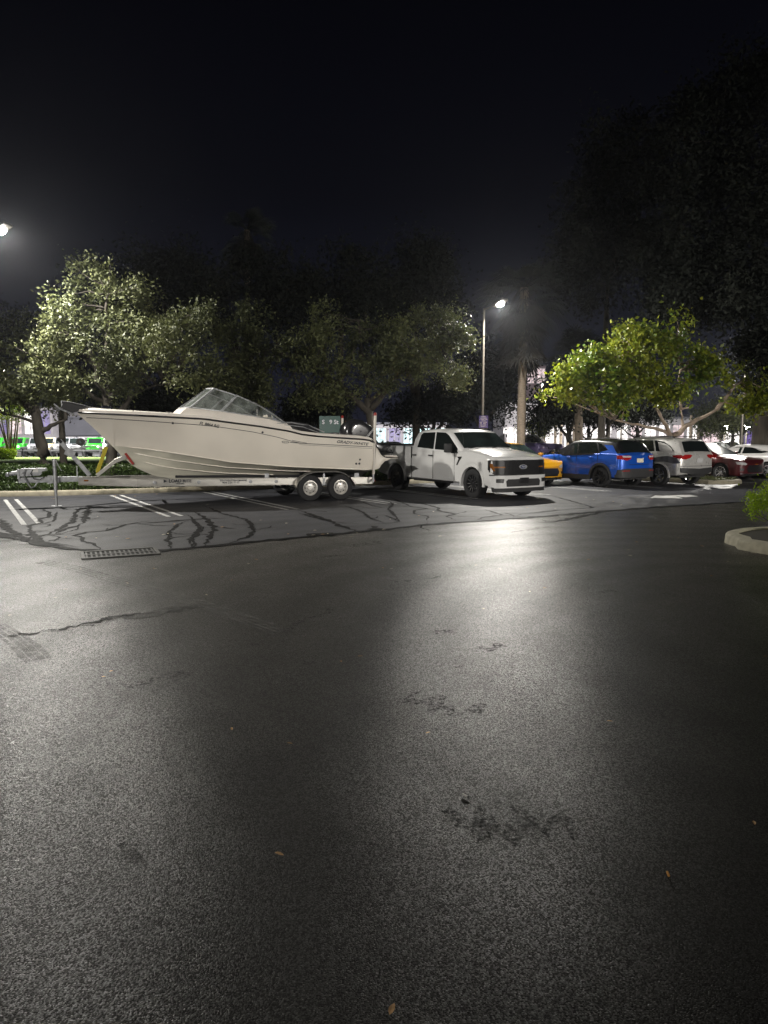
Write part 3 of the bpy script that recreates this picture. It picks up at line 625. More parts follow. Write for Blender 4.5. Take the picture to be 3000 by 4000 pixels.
hedge('ground_cover', 'low grassy green clump between boat stern and pickup rear wheel', (-.7, 24.75, 0), (.6, 25.4, 0), .8, .42, 3600, leaf='hedgeleaf', size=.12, cat='plants')
hedge('ground_cover', 'patch of grassy plants on the kerb end beneath the pickup', (1.0, 25.9, 0), (1.7, 26.3, 0), .7, .25, 1800, leaf='hedgeleaf', size=.12, cat='plants')
hedge('ground_cover', 'thin turf on the kerbed island between silver and red cars', tuple(RW(20.3, .3)), tuple(RW(20.3, 3)), 1.6, .07, 3000, z0=.12, leaf='oakleaf', size=.06, cat='plants')
hedge('dark_shrubs', 'dark shrub mass behind the boat in the planter', (-5.2, 29.5, 0), (.2, 31.5, 0), 1.6, 1.5, 9000, leaf='darkleaf', size=.14, cat='shrubs')
hedge('dark_shrubs', 'dark shrub mass behind the white pickup tail', (3.0, 33.5, 0), (6.0, 34.5, 0), 1.4, .9, 5000, leaf='darkleaf', size=.14, cat='shrubs')
# bright shrub at right edge
o = empty('bright_shrub', (6.62, 10.85, .12), 0, 'bright lime green shrub on the kerbed island at right edge', 'shrub')
cc, pts = clumps([((.05, .0, .42), (.62, .6, .38), 2), ((-.25, .35, .5), (.4, .4, .35), 1), ((.5, -.2, .35), (.5, .5, .35), 1.2), ((1.1, .1, .45), (.7, .6, .45), 2)], 210, 60, .07, .2)
leafmesh('foliage', pts, .06, M['shrubleaf'], o, .3)
mb = MB()
for c in cc[::5]: mb.tube([(c[0] * .3, c[1] * .3, 0), (c[0] * .7, c[1] * .7, c[2] * .6), tuple(c)], [.012, .008, .004], 4)
mb.build('stems', M['bark'], o)

# ------------------------------------------------------------------ wheels
def wheel(parent, x, y, r, wd, style, side, tyre_m=None, rr=.62, rimmat=None, mach=None):
    """side = +1 outer face toward +y, -1 toward -y"""
    z = r
    hb = MB(); hb.lathe([(.01, -.03), (r * .34, -.03), (r * .34, .03), (.01, .03)], (0, 0, 0), 'Y', 20)
    h = hb.build('wheel', M['iron'], parent, smooth=40); h.location = (x, y, z)
    t_ = MB(); hw = wd / 2; ri_ = r * rr
    t_.lathe([(ri_, -hw * .8), (ri_ + .015, -hw * .95), (r * .86, -hw), (r * .965, -hw * .88), (r, -hw * .62), (r * .992, -hw * .3), (r * 1.0, -hw * .28), (r * 1.0, hw * .28), (r * .992, hw * .3), (r, hw * .62), (r * .965, hw * .88), (r * .86, hw), (ri_ + .015, hw * .95), (ri_, hw * .8)], (0, 0, 0), 'Y', 48)
    t_.build('tyre', M['rubber'], h, smooth=30)
    rm = MB(); f = side
    rm.lathe([(ri_ + .006, f * hw * .93), (ri_ - .012, f * hw * .95), (ri_ - .02, f * hw * .7), (ri_ - .035, f * hw * .3), (ri_ - .035, -f * hw * .8), (ri_ + .004, -f * hw * .8)], (0, 0, 0), 'Y', 40)
    yo = f * hw * .66
    if style == 'steel':
        rm.lathe([(.03, yo * 1.15), (.055, yo * 1.15), (.06, yo * .7), (.10, yo * .62), (ri_ * .72, yo * .55), (ri_ * .9, yo * .25), (ri_ - .03, yo * .2)], (0, 0, 0), 'Y', 40)
        rm.lathe([(.001, yo * 1.2), (.03, yo * 1.18), (.034, yo * .9)], (0, 0, 0), 'Y', 16)
        for k in range(8):
            a = 2 * PI * k / 8; rm.lathe([(.001, 0), (.016, 0)], (math.cos(a) * ri_ * .66, yo * .60 + f * .006, math.sin(a) * ri_ * .66), 'Y', 10, mi=1)
        rim = rm.build('rim', [rimmat or M['rimsteel'], M['void']], h, smooth=40)
    else:
        n, kind = style
        for k in range(n):
            a = 2 * PI * k / n + .3
            def P3(rad, off, yy): return (math.cos(a) * rad - math.sin(a) * off, yy, math.sin(a) * rad + math.cos(a) * off)
            w0, w1 = (r * .045, r * .11) if kind == 'wide' else (r * .035, r * .06)
            ra, rb = r * .1, ri_ - .02
            if kind == 'y':
                for s_ in (-1, 1):
                    vs = [P3(ra, s_ * .01 - .014, yo), P3(ra, s_ * .01 + .014, yo), P3(rb, s_ * r * .14 + .016, yo * 1.25), P3(rb, s_ * r * .14 - .016, yo * 1.25)]
                    vb = [(p[0], p[1] - f * .04, p[2]) for p in vs]; rm.add(vs + vb, [(0, 1, 2, 3), (0, 4, 5, 1), (1, 5, 6, 2), (2, 6, 7, 3), (3, 7, 4, 0)])
            else:
                vs = [P3(ra, -w0, yo), P3(ra, w0, yo), P3(rb, w1, yo * 1.22), P3(rb, -w1, yo * 1.22)]
                vb = [(p[0], p[1] - f * .05, p[2]) for p in vs]; rm.add(vs + vb, [(0, 1, 2, 3), (0, 4, 5, 1), (1, 5, 6, 2), (2, 6, 7, 3), (3, 7, 4, 0)])
        rm.lathe([(.001, yo * 1.1), (r * .12, yo * 1.08), (r * .14, yo * .8)], (0, 0, 0), 'Y', 20)
        rim = rm.build('rim', rimmat or M['rimalloy'], h, smooth=35)
        if kind == 'y' and mach:
            mm = MB()
            for k in range(n):
                a = 2 * PI * k / n + .3
                def P3(rad, off, yy): return (math.cos(a) * rad - math.sin(a) * off, yy, math.sin(a) * rad + math.cos(a) * off)
                for s_ in (-1, 1):
                    mm.add([P3(r * .2, s_ * .025 - .007, yo * 1.06 + f * .003), P3(r * .2, s_ * .025 + .007, yo * 1.06 + f * .003), P3(ri_ - .025, s_ * r * .14 + .011, yo * 1.25 + f * .003), P3(ri_ - .025, s_ * r * .14 - .011, yo * 1.25 + f * .003)], [(0, 1, 2, 3)])
            mm.build('spoke_faces', mach, h)
    return h

# ------------------------------------------------------------------ boat on its trailer
BO = (-2.05, 19.3, 0); BA = R(25)
tr = empty('boat_trailer', BO, BA, 'silver aluminium tandem-axle trailer parked under the white motorboat', 'boat trailer')
bt_ = empty('motor_boat', BO, BA, 'white motorboat with raked windshield and black outboard on a trailer', 'boat')
ZS = [(-5.96, 2.27), (-5.51, 2.24), (-4.98, 2.21), (-4.16, 2.17), (-3.15, 2.12), (-2.87, 2.08), (-1.8, 1.95), (-1.06, 1.84), (-.67, 1.75), (-.2, 1.70), (.37, 1.665), (1.0, 1.63), (1.24, 1.60), (1.36, 1.54), (1.5, 1.37), (1.66, 1.18)]
YS = [(-5.97, .01), (-5.9, .12), (-5.7, .35), (-5.3, .62), (-4.8, .86), (-4, 1.08), (-3, 1.22), (-2, 1.27), (1.3, 1.26), (1.7, 1.22)]
ST = [(-5.97, 2.25), (-5.62, 1.9), (-5.35, 1.6), (-5.18, 1.42), (-5.02, 1.23), (-4.74, .95), (-4.45, .79), (-4.24, .70), (-3.78, .60), (-3, .53), (-1, .49), (1.7, .46)]
ZC = [(-5.18, 1.46), (-4.4, 1.38), (-3.1, 1.16), (-2.5, 1.05), (-.94, .91), (1.7, .77)]
YC = [(-5.18, 0), (-5.0, .08), (-4.4, .34), (-3.1, .79), (-2.5, .90), (-.94, 1.05), (1.3, 1.10), (1.7, 1.10)]
def hullsec(x):
    zs, ys, zk = lerp(ZS, x), lerp(YS, x), lerp(ST, x)
    if x < -5.18: zc, yc = zk + .01, .012
    else: zc, yc = max(lerp(ZC, x), zk + .02), max(lerp(YC, x), .012)
    P_ = [(0, zk)]
    def bot(f): return (yc * f, zk + (zc - zk) * (f ** .85))
    b1 = bot(.38); b2 = bot(.70)
    P_ += [b1, (b1[0] + .045 * min(1, yc), b1[1] - .004), (b2[0], b2[1] - .0), (b2[0] + .045 * min(1, yc), b2[1] - .004), (yc, zc - .012), (yc + .045 * min(1, yc * 2), zc + .006)]
    y0, z0 = P_[-1]; fl = .35 * max(0, min(1, (-2.0 - x) / 3.0))
    for k in range(1, 9):
        f = k / 8; yy = y0 + (ys - y0) * (f ** (1 + fl * .55)); bul = .03 * math.sin(f * PI) * (1 - fl * 2.6)
        P_.append((yy + bul * (1 if yc > .3 else .2), z0 + (zs - z0) * f))
    return P_
def hully(x, z):
    s_ = hullsec(x)
    for a, b in zip(s_[6:], s_[7:]):
        if a[1] <= z <= b[1] + 1e-6: return a[0] + (b[0] - a[0]) * (z - a[1]) / max(1e-6, b[1] - a[1])
    return s_[-1][0]
xs = list(np.linspace(-5.965, -5.1, 22)) + list(np.linspace(-5.0, 1.36, 60))
hb = MB(); np_ = len(hullsec(-3))
for sg in (-1, 1):
    rows = [[(x, sg * y, z) for y, z in hullsec(x)] for x in xs]
    n = np_
    vs = [p for r in rows for p in r]; fs = []; ms = []
    b0 = len(hb.v); hb.v += vs
    for i in range(len(rows) - 1):
        for k in range(n - 1):
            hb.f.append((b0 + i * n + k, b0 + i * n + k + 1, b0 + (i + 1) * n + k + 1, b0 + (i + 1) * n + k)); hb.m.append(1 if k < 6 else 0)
s_ = hullsec(1.36)
hb.add([(1.36, -y, z) for y, z in s_] + [(1.36, y, z) for y, z in reversed(s_)], [tuple(range(2 * len(s_)))])
hull = hb.build('hull', [M['gel'], M['gelbot']], bt_, smooth=28)
# stern quarter and bracket platform
poly = [(1.36, 1.54), (1.45, 1.44), (1.62, 1.21), (1.70, 1.165), (1.80, 1.16), (2.13, 1.15), (2.16, 1.09), (1.92, 1.09), (1.72, 1.02), (1.62, .93), (1.56, .83), (1.36, .78)]
mb = MB()
for sg in (-1, 1):
    mb.prism(poly, sg * 1.22, sg * .42)
mb.prism([(1.36, 1.15), (1.75, 1.1), (1.75, 1.02), (1.55, .8), (1.36, .62)], -.419, .419)
mb.build('swim_platform', M['gel'], bt_, bevel=.012, smooth=40)
mb = MB()
for sg in (-1, 1): mb.tube([(1.30, sg * 1.245, 1.62), (1.40, sg * 1.24, 1.53), (1.63, sg * 1.235, 1.20), (1.72, sg * 1.235, 1.14), (2.15, sg * 1.235, 1.115)], .016, 6)
mb.build('stern_trim', M['black'], bt_, smooth=180)
MB().box((1.95, -.82, 1.168), (.34, .70, .02)).box((1.95, .82, 1.168), (.34, .70, .02)).build('platform_pad', M['geldeck'], bt_, bevel=.005)
# deck, gunwale
xg = list(np.linspace(-5.95, 1.34, 70))
mb = MB()
for sg in (-1, 1):
    mb.grid([[(x, sg * (lerp(YS, x) + .002), lerp(ZS, x) + .002), (x, sg * (lerp(YS, x) - .005), lerp(ZS, x) + .055), (x, sg * max(0, lerp(YS, x) - .035), lerp(ZS, x) + .085), (x, sg * max(0, lerp(YS, x) - .22), lerp(ZS, x) + .10), (x, sg * max(0, lerp(YS, x) - .23), lerp(ZS, x) - .30 * max(0, min(1, (x + 5.2) / 1.0)))] for x in xg])
mb.add([(1.345, -1.26, 1.62), (1.345, 1.26, 1.62), (1.345, 1.26, 1.2), (1.345, -1.26, 1.2)], [(0, 1, 2, 3)])
mb.build('gunwale', M['geldeck'], bt_, smooth=40)
mb = MB(); mb.grid([[(x, y * max(.01, lerp(YS, x) - .2), lerp(ZS, x) + .095 + .05 * (1 - y * y)) for y in (-1, -.6, -.2, .2, .6, 1)] for x in np.linspace(-5.9, -3.7, 16)])
mb.build('foredeck', M['geldeck'], bt_, smooth=60)
MB().box((-.1, 0, 1.0), (2.9, 2.0, .04)).box((-2.3, 0, 1.50), (1.6, 1.5, .04)).build('cockpit_floor', M['geldeck'], bt_)
mb = MB()
for sg in (-1, 1): mb.tube([(x, sg * (lerp(YS, x) + .012), lerp(ZS, x)) for x in xg], .022, 8)
mb.build('rub_rail', M['black'], bt_, smooth=180)
def hribbon(name, f, x0, x1, h, m, off=.004, n=60):
    mb = MB()
    for sg in (-1, 1):
        mb.grid([[(x, sg * (hully(x, f(x) - h / 2) + off), f(x) - h / 2), (x, sg * (hully(x, f(x) + h / 2) + off), f(x) + h / 2)] for x in np.linspace(x0, x1, n)])
    return mb.build(name, m, bt_, smooth=180, fix=False)
STR = [(-5.8, 2.15), (-4.44, 2.06), (-3.32, 1.98), (-2.88, 1.94), (-1.97, 1.81), (-1.33, 1.68), (-.9, 1.56), (-.67, 1.52)]
hribbon('pin_stripe', lambda x: lerp(STR, x), -5.78, -.70, .014, M['decal'])
hribbon('pin_stripe', lambda x: lerp([(-1.1, 1.555), (-.67, 1.52), (1.34, 1.42)], x), -1.0, 1.33, .016, M['decal'])
hribbon('pin_stripe', lambda x: lerp([(-1.1, 1.53), (-.67, 1.485), (1.34, 1.375)], x), -.75, 1.33, .007, M['decal'])
hribbon('pin_stripe', lambda x: lerp([(-.95, 1.60), (-.40, 1.50)], x), -.95, -.55, .012, M['decal'], n=10)
for k_, (x0_, x1_) in ((2, (-4.5, -1.2)), (4, (-4.75, -.2)), (6, (-4.9, 1.3))):
    for sg in (-1, 1):
        MB().tube([(x, sg * (hullsec(x)[k_][0] + .004), hullsec(x)[k_][1] - .004) for x in np.linspace(x0_, x1_, 40)], [.004] + [.016] * 38 + [.004], 6).build('spray_rail', M['gel'], bt_, smooth=180)
# oval emblem at start of the stripe
mb = MB(); ring = [(math.cos(a) * .10, math.sin(a) * .032) for a in np.linspace(0, 2 * PI, 25)[:-1]]
zc_ = 1.555; yy = -(hully(-1.12, zc_) + .008)
mb.grid([[(-1.12 + u * k, yy, zc_ + v_ * k - u * k * .05) for u, v_ in ring + ring[:1]] for k in (1, .80)]); mb.grid([[(-1.12 + u * k, yy, zc_ + v_ * k) for u, v_ in ring + ring[:1]] for k in (.55, .38)])
mb.build('oval_emblem', M['decal'], bt_)
def sidetext(name, s, x, z, size, ang, m, parent, ypl, tilt=0.0, shear=.3, sx=1.0, align='LEFT', yaw=0.0):
    Mx = Matrix.Translation((x, ypl, z)) @ Matrix.Rotation(yaw, 4, 'Z') @ Matrix.Rotation(PI / 2 - tilt, 4, 'X') @ Matrix.Rotation(ang, 4, 'Z')
    return text(name, s, size, m, Mx, parent, shear, sx, align=align)
tr_ = sidetext('registration_number', 'FL 8864 RG', -3.27, 1.985, .105, math.atan2(-.095, .55), M['decal'], bt_, -(hully(-3.1, 2.0) + .022), shear=.15, sx=.92, tilt=-.05, yaw=-.06)
tx = sidetext('boat_name', 'GRADY-WHITE', .27, 1.535, .105, math.atan2(-.08, .96), M['decal'], bt_, -(hully(.7, 1.5) + .014), shear=.35, sx=1.28)
def wrap_hull(o, off):
    for v in o.data.vertices: v.co.y = -(hully(v.co.x, v.co.z) + off)
    return o
wrap_hull(tx, .006); wrap_hull(tr_, .006)
# fittings on the side
mb = MB()
for x, z in ((.88, .97), (.97, .97), (.98, 1.08), (-1.72, 1.80), (-3.88, 2.02)):
    mb.lathe([(.001, -.012), (.022, -.012), (.03, 0), (.018, .0)], (x, -(hully(x, z) + .004), z), 'Y', 14)
mb.build('through_hull', M['black'], bt_, smooth=60)
# cabin console below the windshield
base = [(-3.62, 0, 2.40), (-3.50, -.72, 2.40), (-2.70, -.94, 2.32), (-1.37, -1.03, 2.13), (-1.02, -1.06, 2.03)]
foot = [(-3.80, 0, 2.25), (-3.72, -.82, 2.24), (-2.75, -1.07, 2.18), (-1.30, -1.12, 1.97), (-.86, -1.13, 1.88)]
mb = MB()
for sg in (-1, 1): mb.grid([[(p[0], sg * p[1], p[2] - .03) for p in foot], [((p[0] + q[0]) / 2 + .01, sg * ((p[1] + q[1]) / 2 - .012), (p[2] + q[2]) / 2) for p, q in zip(foot, base)], [(q[0], sg * q[1], q[2]) for q in base], [(q[0] + .05, sg * q[1] * .9, q[2] + .005) for q in base]])
mb.build('console', M['geldeck'], bt_, smooth=30)
topr = [(-2.86, 0, 2.94), (-2.80, -.70, 2.90), (-2.26, -.86, 2.73), (-1.80, -.95, 2.53), (-1.42, -1.0, 2.31), (-1.05, -1.06, 2.04)]
wb_ = [(-3.58, 0, 2.42), (-3.40, -.74, 2.42), (-2.68, -.94, 2.33), (-2.0, -.99, 2.235), (-1.5, -1.03, 2.16), (-1.05, -1.06, 2.04)]
mb = MB(); gm = MB()
for sg in (-1, 1):
    T_ = [(p[0], sg * p[1], p[2]) for p in topr]; B_ = [(p[0], sg * p[1], p[2]) for p in wb_]
    mb.tube(T_, .020, 6); mb.tube(B_, .016, 6)
    for i, r_ in ((0, .016), (1, .026), (2, .034)): mb.tube([T_[i], B_[i]], r_, 6)
    gm.grid([T_, B_])
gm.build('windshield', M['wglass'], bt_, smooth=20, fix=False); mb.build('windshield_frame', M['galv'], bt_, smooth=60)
mb = MB(); mb.lathe([(.001, 0), (.05, 0)], (-1.47, -1.022, 2.235), 'Y', 16); mb.build('round_sticker', M['decal'], bt_)
# seats, folded top, rails, bow gear
for x, y in ((-1.35, -.55), (-1.35, .55)):
    s1 = MB().box((x, y, 1.85), (.16, .5, .85), ry=-.12).build('helm_seat', M['vinyl'], bt_, bevel=.05, smooth=60); MB().box((x - .28, y, 1.45), (.5, .5, .14)).build('seat_base', M['vinyl'], s1, bevel=.04, smooth=60)
MB().box((1.05, 0, 1.66), (.4, 1.6, .12)).build('aft_seat', M['vinyl'], bt_, bevel=.04, smooth=60)
MB().tube([(-1.02, -.95, 2.04), (-.75, -1.0, 2.0), (-.45, -1.02, 1.93), (-.22, -1.03, 1.84)], [.05, .085, .10, .06], 10).tube([(-1.02, .95, 2.04), (-.75, 1.0, 2.0), (-.45, 1.02, 1.93), (-.22, 1.03, 1.84)], [.05, .085, .10, .06], 10).tube([(-.55, -1.0, 1.9), (-.55, 1.0, 1.9)], .09, 10).build('folded_bimini', M['canvas'], bt_, smooth=180)
MB().tube([(-1.3, -1.08, 2.03), (-.9, -1.09, 2.06), (-.4, -1.08, 1.98), (.0, -1.08, 1.82)], .014, 6).tube([(-1.1, -1.09, 2.0), (-.6, -1.1, 1.95), (-.15, -1.1, 1.80)], .012, 6).build('top_frame', M['galv'], bt_, smooth=180)
MB().tube([(-5.62, 0, 2.36), (-5.9, 0, 2.42), (-6.15, 0, 2.49), (-6.3, 0, 2.52)], [.05, .06, .05, .03], 8).prism([(-5.65, 2.36), (-5.88, 2.44), (-6.26, 2.51), (-6.33, 2.38), (-6.08, 2.26), (-5.95, 2.30)], -.05, .05).build('bow_pulpit', M['blackplastic'], bt_, bevel=.01)
MB().tube([(-6.48, 0, 2.47), (-6.38, 0, 2.37), (-6.2, 0, 2.29), (-6.05, 0, 2.23)], [.015, .025, .022, .02], 8).tube([(-6.30, 0, 2.36), (-6.31, 0, 2.55)], [.02, .018], 8).tube([(-6.46, -.1, 2.38), (-6.36, 0, 2.33), (-6.46, .1, 2.38)], .018, 6).build('anchor', M['galv'], bt_, smooth=60)
MB().box((-5.32, 0, 2.41), (.22, .14, .09)).tube([(-5.9, 0, 2.40), (-5.6, .02, 2.39), (-5.4, 0, 2.40)], .012, 6).build('windlass', M['chrome'], bt_, bevel=.02)
mb = MB()
for x, y in ((-4.75, -.70), (-3.95, -.93), (.3, -1.15), (-4.75, .70)): mb.tube([(x - .07, y, lerp(ZS, x) + .13), (x + .07, y, lerp(ZS, x) + .125)], .012, 6).tube([(x, y, lerp(ZS, x) + .08), (x, y, lerp(ZS, x) + .13)], .015, 6)
mb.build('cleat', M['chrome'], bt_)
# outboard motor (tilted up)
om = MB()
prof = [(.96, 1.58), (.90, 1.80), (.95, 2.01), (1.10, 2.16), (1.28, 2.21), (1.48, 2.18), (1.74, 2.04), (1.88, 1.90), (1.90, 1.78), (1.80, 1.62), (1.62, 1.52), (1.2, 1.50)]
cx_ = sum(p[0] for p in prof) / len(prof); cz_ = sum(p[1] for p in prof) / len(prof)
rows = []
for y, k in ((-.28, .05), (-.28, .45), (-.275, .72), (-.24, .90), (-.17, .99), (0, 1.03), (.17, .99), (.24, .90), (.275, .72), (.28, .45), (.28, .05)):
    rows.append([(cx_ + (u - cx_) * k, y, cz_ + (v_ - cz_) * k) for u, v_ in prof])
om.grid(rows, close=True)
mot = om.build('outboard_motor', M['cowl'], bt_, smooth=60)
MB().prism([(1.55, 1.60), (1.85, 1.78), (2.05, 1.55), (2.20, 1.46), (2.42, 1.52), (2.46, 1.42), (2.30, 1.28), (2.05, 1.22), (1.85, 1.28), (1.62, 1.45)], -.07, .07).tube([(2.2, 0, 1.36), (2.5, 0, 1.25)], [.07, .05], 10).build('lower_unit', M['cowl'], mot, bevel=.02, smooth=50)
mb = MB()
for k in range(3):
    a = k * 2 * PI / 3 + .4; d = Vector((-.25 * math.sin(a) * .4, math.cos(a), math.sin(a))); c = Vector((2.49, 0, 1.26)); mb.add([c, c + d * .10 + Vector((.04, .05, 0)), c + d * .18, c + d * .11 - Vector((.05, .05, 0))], [(0, 1, 2, 3)])
mb.tube([(2.44, 0, 1.28), (2.56, 0, 1.24)], [.05, .03], 8)
mb.build('propeller', M['cowl'], mot)
sidetext('motor_lettering', 'YAMAHA', 1.60, 1.66, .085, R(48), M['lens'], mot, -.284, shear=.2)
MB().box((1.70, -.262, 1.80), (.16, .012, .012), ry=-R(60)).build('cowl_stripe', M['lens'], mot)
MB().box((1.42, 0, 1.3), (.16, .3, .5), ry=-.2).build('transom_bracket', M['blackplastic'], bt_, bevel=.02)

# --- trailer
RL = [(-6.02, -.10, .70), (-4.75, -.93, .675), (-3.5, -1.0, .655), (1.42, -1.0, .585)]
def ibeam(name, P_, parent, h=.165, sg=1):
    mb = MB(); prof = [(-.05, 0), (.05, 0), (.05, -.015), (.008, -.022), (.008, -h + .022), (.05, -h + .015), (.05, -h), (-.05, -h), (-.05, -h + .015), (-.008, -h + .022), (-.008, -.022), (-.05, -.015)]
    rows = []
    for i, p in enumerate(P_):
        hh = 1.0
        rows.append([(p[0], sg * (p[1] + a * (1 if i else 1)), p[2] + b) for a, b in prof])
    mb.grid(rows, close=True); n = len(prof); mb.f += [tuple(range(n)), tuple(range((len(P_) - 1) * n, len(P_) * n))]; mb.m += [0, 0]
    return mb.build(name, M['alu'], parent, smooth=25)
# near-side beams show as a broad channel face
for sg in (1, -1):
    rl = ibeam('main_rail', RL, tr, .185, sg)
    f = MB(); 
    for a, b in zip(RL, RL[1:]):
        f.add([(a[0], sg * (a[1] - .020), a[2] - .022), (b[0], sg * (b[1] - .020), b[2] - .022), (b[0], sg * (b[1] - .020), b[2] - .163), (a[0], sg * (a[1] - .020), a[2] - .163)], [(0, 1, 2, 3)])
    f.build('web_plate', M['alu'], rl)
    if sg == 1:
        yw = -1.0 - .024
        sidetext('maker_lettering', 'LOAD RITE', -4.02, .575, .115, R(-.8), M['decal'], rl, yw, shear=0, sx=.95)
        sidetext('maker_small_lettering', 'TRAILERS', -3.86, .528, .045, R(-.8), M['decal'], rl, yw, shear=0, sx=1.1)
        MB().prism([(-4.14, .57), (-4.06, .61), (-4.14, .65)], yw, yw - .003).build('triangle_mark', M['decal'], rl)
        sidetext('dealer_lettering', 'SOUTHEASTERN MARINE', -2.78, .570, .062, R(-.8), M['decal'], rl, yw, shear=0, sx=.98)
        sidetext('dealer_phone', '904-226-1111', -2.72, .515, .062, R(-.8), M['decal'], rl, yw, shear=0, sx=1.25)
        mm = MB()
        for x in (-3.30, -2.0, -1.32, -4.35): mm.lathe([(.001, -.004), (.03, -.004), (.045, 0)], (x, yw, lerp([(-6, .70), (-3.5, .655), (1.4, .585)], x) - .09), 'Y', 12)
        mm.build('rail_bolts', M['galv'], rl)
tg = MB()
tg.box((-6.62, 0, .655), (1.40, .10, .13)); tg.build('tongue', M['galv'], tr, bevel=.008)
mk = MB(); mk.box((-5.85, -.245, .625), (.11, .012, .035), rz=-R(33)); mk.build('side_marker', M['amber'], tr)
mk = MB(); mk.box((1.40, -1.13, .50), (.05, .18, .07)); mk.build('tail_marker', M['redlens'], tr, bevel=.008)
cp = MB(); cp.prism([(-7.30, .74), (-7.30, .90), (-7.25, .94), (-6.70, .935), (-6.69, .87), (-6.80, .86), (-6.82, .79), (-6.86, .76)], -.075, .075).build('coupler_housing', M['galv'], tr, bevel=.01)
cp = MB(); cp.tube([(-7.28, 0, .84), (-7.45, 0, .82), (-7.50, 0, .80)], [.055, .05, .035], 12).lathe([(.001, .05), (.035, .04), (.05, 0), (.04, -.05), (.001, -.06)], (-7.54, 0, .80), 'Z', 14).box((-7.31, 0, .80), (.05, .17, .24)).build('coupler', M['galv'], tr, bevel=.006)
ch = MB(); prev = None
pts = [(-7.15, -.09, .90), (-7.2, -.12, .80), (-7.18, -.12, .70), (-7.12, -.12, .58), (-7.06, -.11, .48), (-6.98, -.1, .5), (-6.92, -.08, .60)]
for i, (a, b) in enumerate(zip(pts, pts[1:])):
    for k in range(3): c = Vector(a).lerp(Vector(b), k / 3); ch.tube([c, c + (Vector(b) - Vector(a)) * .36], .016, 5)
ch.build('safety_chain', M['galv'], tr)
MB().tube([(-7.0, -.08, .90), (-7.05, -.11, .82), (-6.98, -.12, .68), (-6.86, -.11, .66), (-6.78, -.09, .72)], .010, 6).build('wiring', M['black'], tr)
MB().box((-6.95, -.078, .88), (.13, .006, .08)).build('label_plate', M['cigpaper'], tr)
jk = MB(); jk.tube([(-6.53, -.15, .40), (-6.53, -.15, 1.13)], .042, 12).tube([(-6.53, -.15, .03), (-6.53, -.15, .45)], .032, 12).box((-6.53, -.15, .016), (.22, .2, .028)).box((-6.53, -.09, .66), (.14, .09, .17)).box((-6.65, -.055, .66), (.09, .012, .19)).tube([(-6.53, -.15, 1.10), (-6.53, -.15, 1.16)], .05, 10).tube([(-6.50, -.19, 1.14), (-6.45, -.22, 1.0), (-6.38, -.24, .87)], .011, 6).build('tongue_jack', M['galv'], tr, smooth=40)
ws = MB()
def beam(mb, a, b, w_, h_):
    a, b = Vector(a), Vector(b); d = (b - a); L = d.length; ang = math.atan2(d.z, d.x)
    mb.box((a + b) / 2, (L, w_, h_), ry=-ang)
beam(ws, (-5.76, 0, .74), (-6.40, 0, 1.60), .09, .105); beam(ws, (-6.04, 0, .70), (-6.04, 0, .98), .03, .03); beam(ws, (-6.22, 0, 1.37), (-5.72, .0, 1.46), .10, .05); beam(ws, (-6.28, 0, 1.34), (-6.08, 0, 1.24), .12, .16)
wst = ws.build('winch_stand', M['galv'], tr, bevel=.006)
MB().box((-6.40, 0, 1.60), (.15, .13, .07), ry=.9).build('bow_roller', M['rubber'], wst, bevel=.015)
MB().lathe([(.03, -.09), (.10, -.085), (.10, -.07), (.045, -.06), (.045, .06), (.10, .07), (.10, .085), (.03, .09)], (-5.93, .12, 1.56), 'Y', 16).box((-5.98, .12, 1.50), (.3, .16, .03)).tube([(-5.93, .2, 1.56), (-5.93, .28, 1.56), (-5.76, .28, 1.6)], .012, 6).build('winch', M['iron'], wst, smooth=40)
kb = MB(); beam(kb, (-5.60, 0, .73), (-5.15, 0, 1.09), .08, .085); beam(kb, (-5.17, 0, 1.08), (-4.90, 0, 1.19), .09, .10); ks = kb.build('keel_support', M['alu'], tr, bevel=.006)
kp = MB(); beam(kp, (-4.92, 0, 1.28), (-4.74, 0, 1.00), .16, .06); kp.build('keel_pad', M['redcap'], ks, bevel=.01)
st_ = MB(); beam(st_, (-5.58, 0, .82), (-5.35, 0, 1.44), .055, .085); st_.tube([(-5.60, 0, .74), (-5.58, 0, .84)], .02, 6).box((-5.40, 0, 1.34), (.1, .07, .12)); st_.build('tie_down_strap', M['yellow'], tr)
MB().tube([(-5.35, 0, 1.44), (-5.31, 0, 1.52), (-5.34, 0, 1.57)], .022, 8).build('bow_eye', M['galv'], bt_)
cm = MB()
for x in (-4.2, -2.6, -1.1, .9): cm.tube([(x, -.98, .50), (x, 0, .40), (x, .98, .50)], .04, 4, sq=True)
cm.build('cross_member', M['alu'], tr)
bk = MB()
for y in (-.62, .62): bk.box((-1.35, y, .655), (4.9, .12, .06), ry=R(.9))
bk.build('bunk', M['canvas'], tr, bevel=.01)
bkr = MB()
for y in (-.62, .62):
    for x in (-3.4, -1.2, .7): bkr.box((x, y, .56), (.06, .05, .16))
bkr.build('bunk_bracket', M['galv'], tr)
for x in (-.45, .41):
    ax = MB(); ax.tube([(x, -1.0, .33), (x, 1.0, .33)], .04, 8, sq=False); ax.build('axle', M['galv'], tr)
    wheel(tr, x, -1.13, .345, .20, 'steel', -1, rr=.56); wheel(tr, x, 1.13, .345, .20, 'steel', 1, rr=.56)
ft = [(-.84, .37), (-.83, .45), (-.78, .55), (-.68, .65), (-.54, .73), (-.38, .775), (-.2, .785), (.18, .785), (.36, .775), (.52, .72), (.66, .63), (.76, .52), (.82, .42), (.84, .36)]
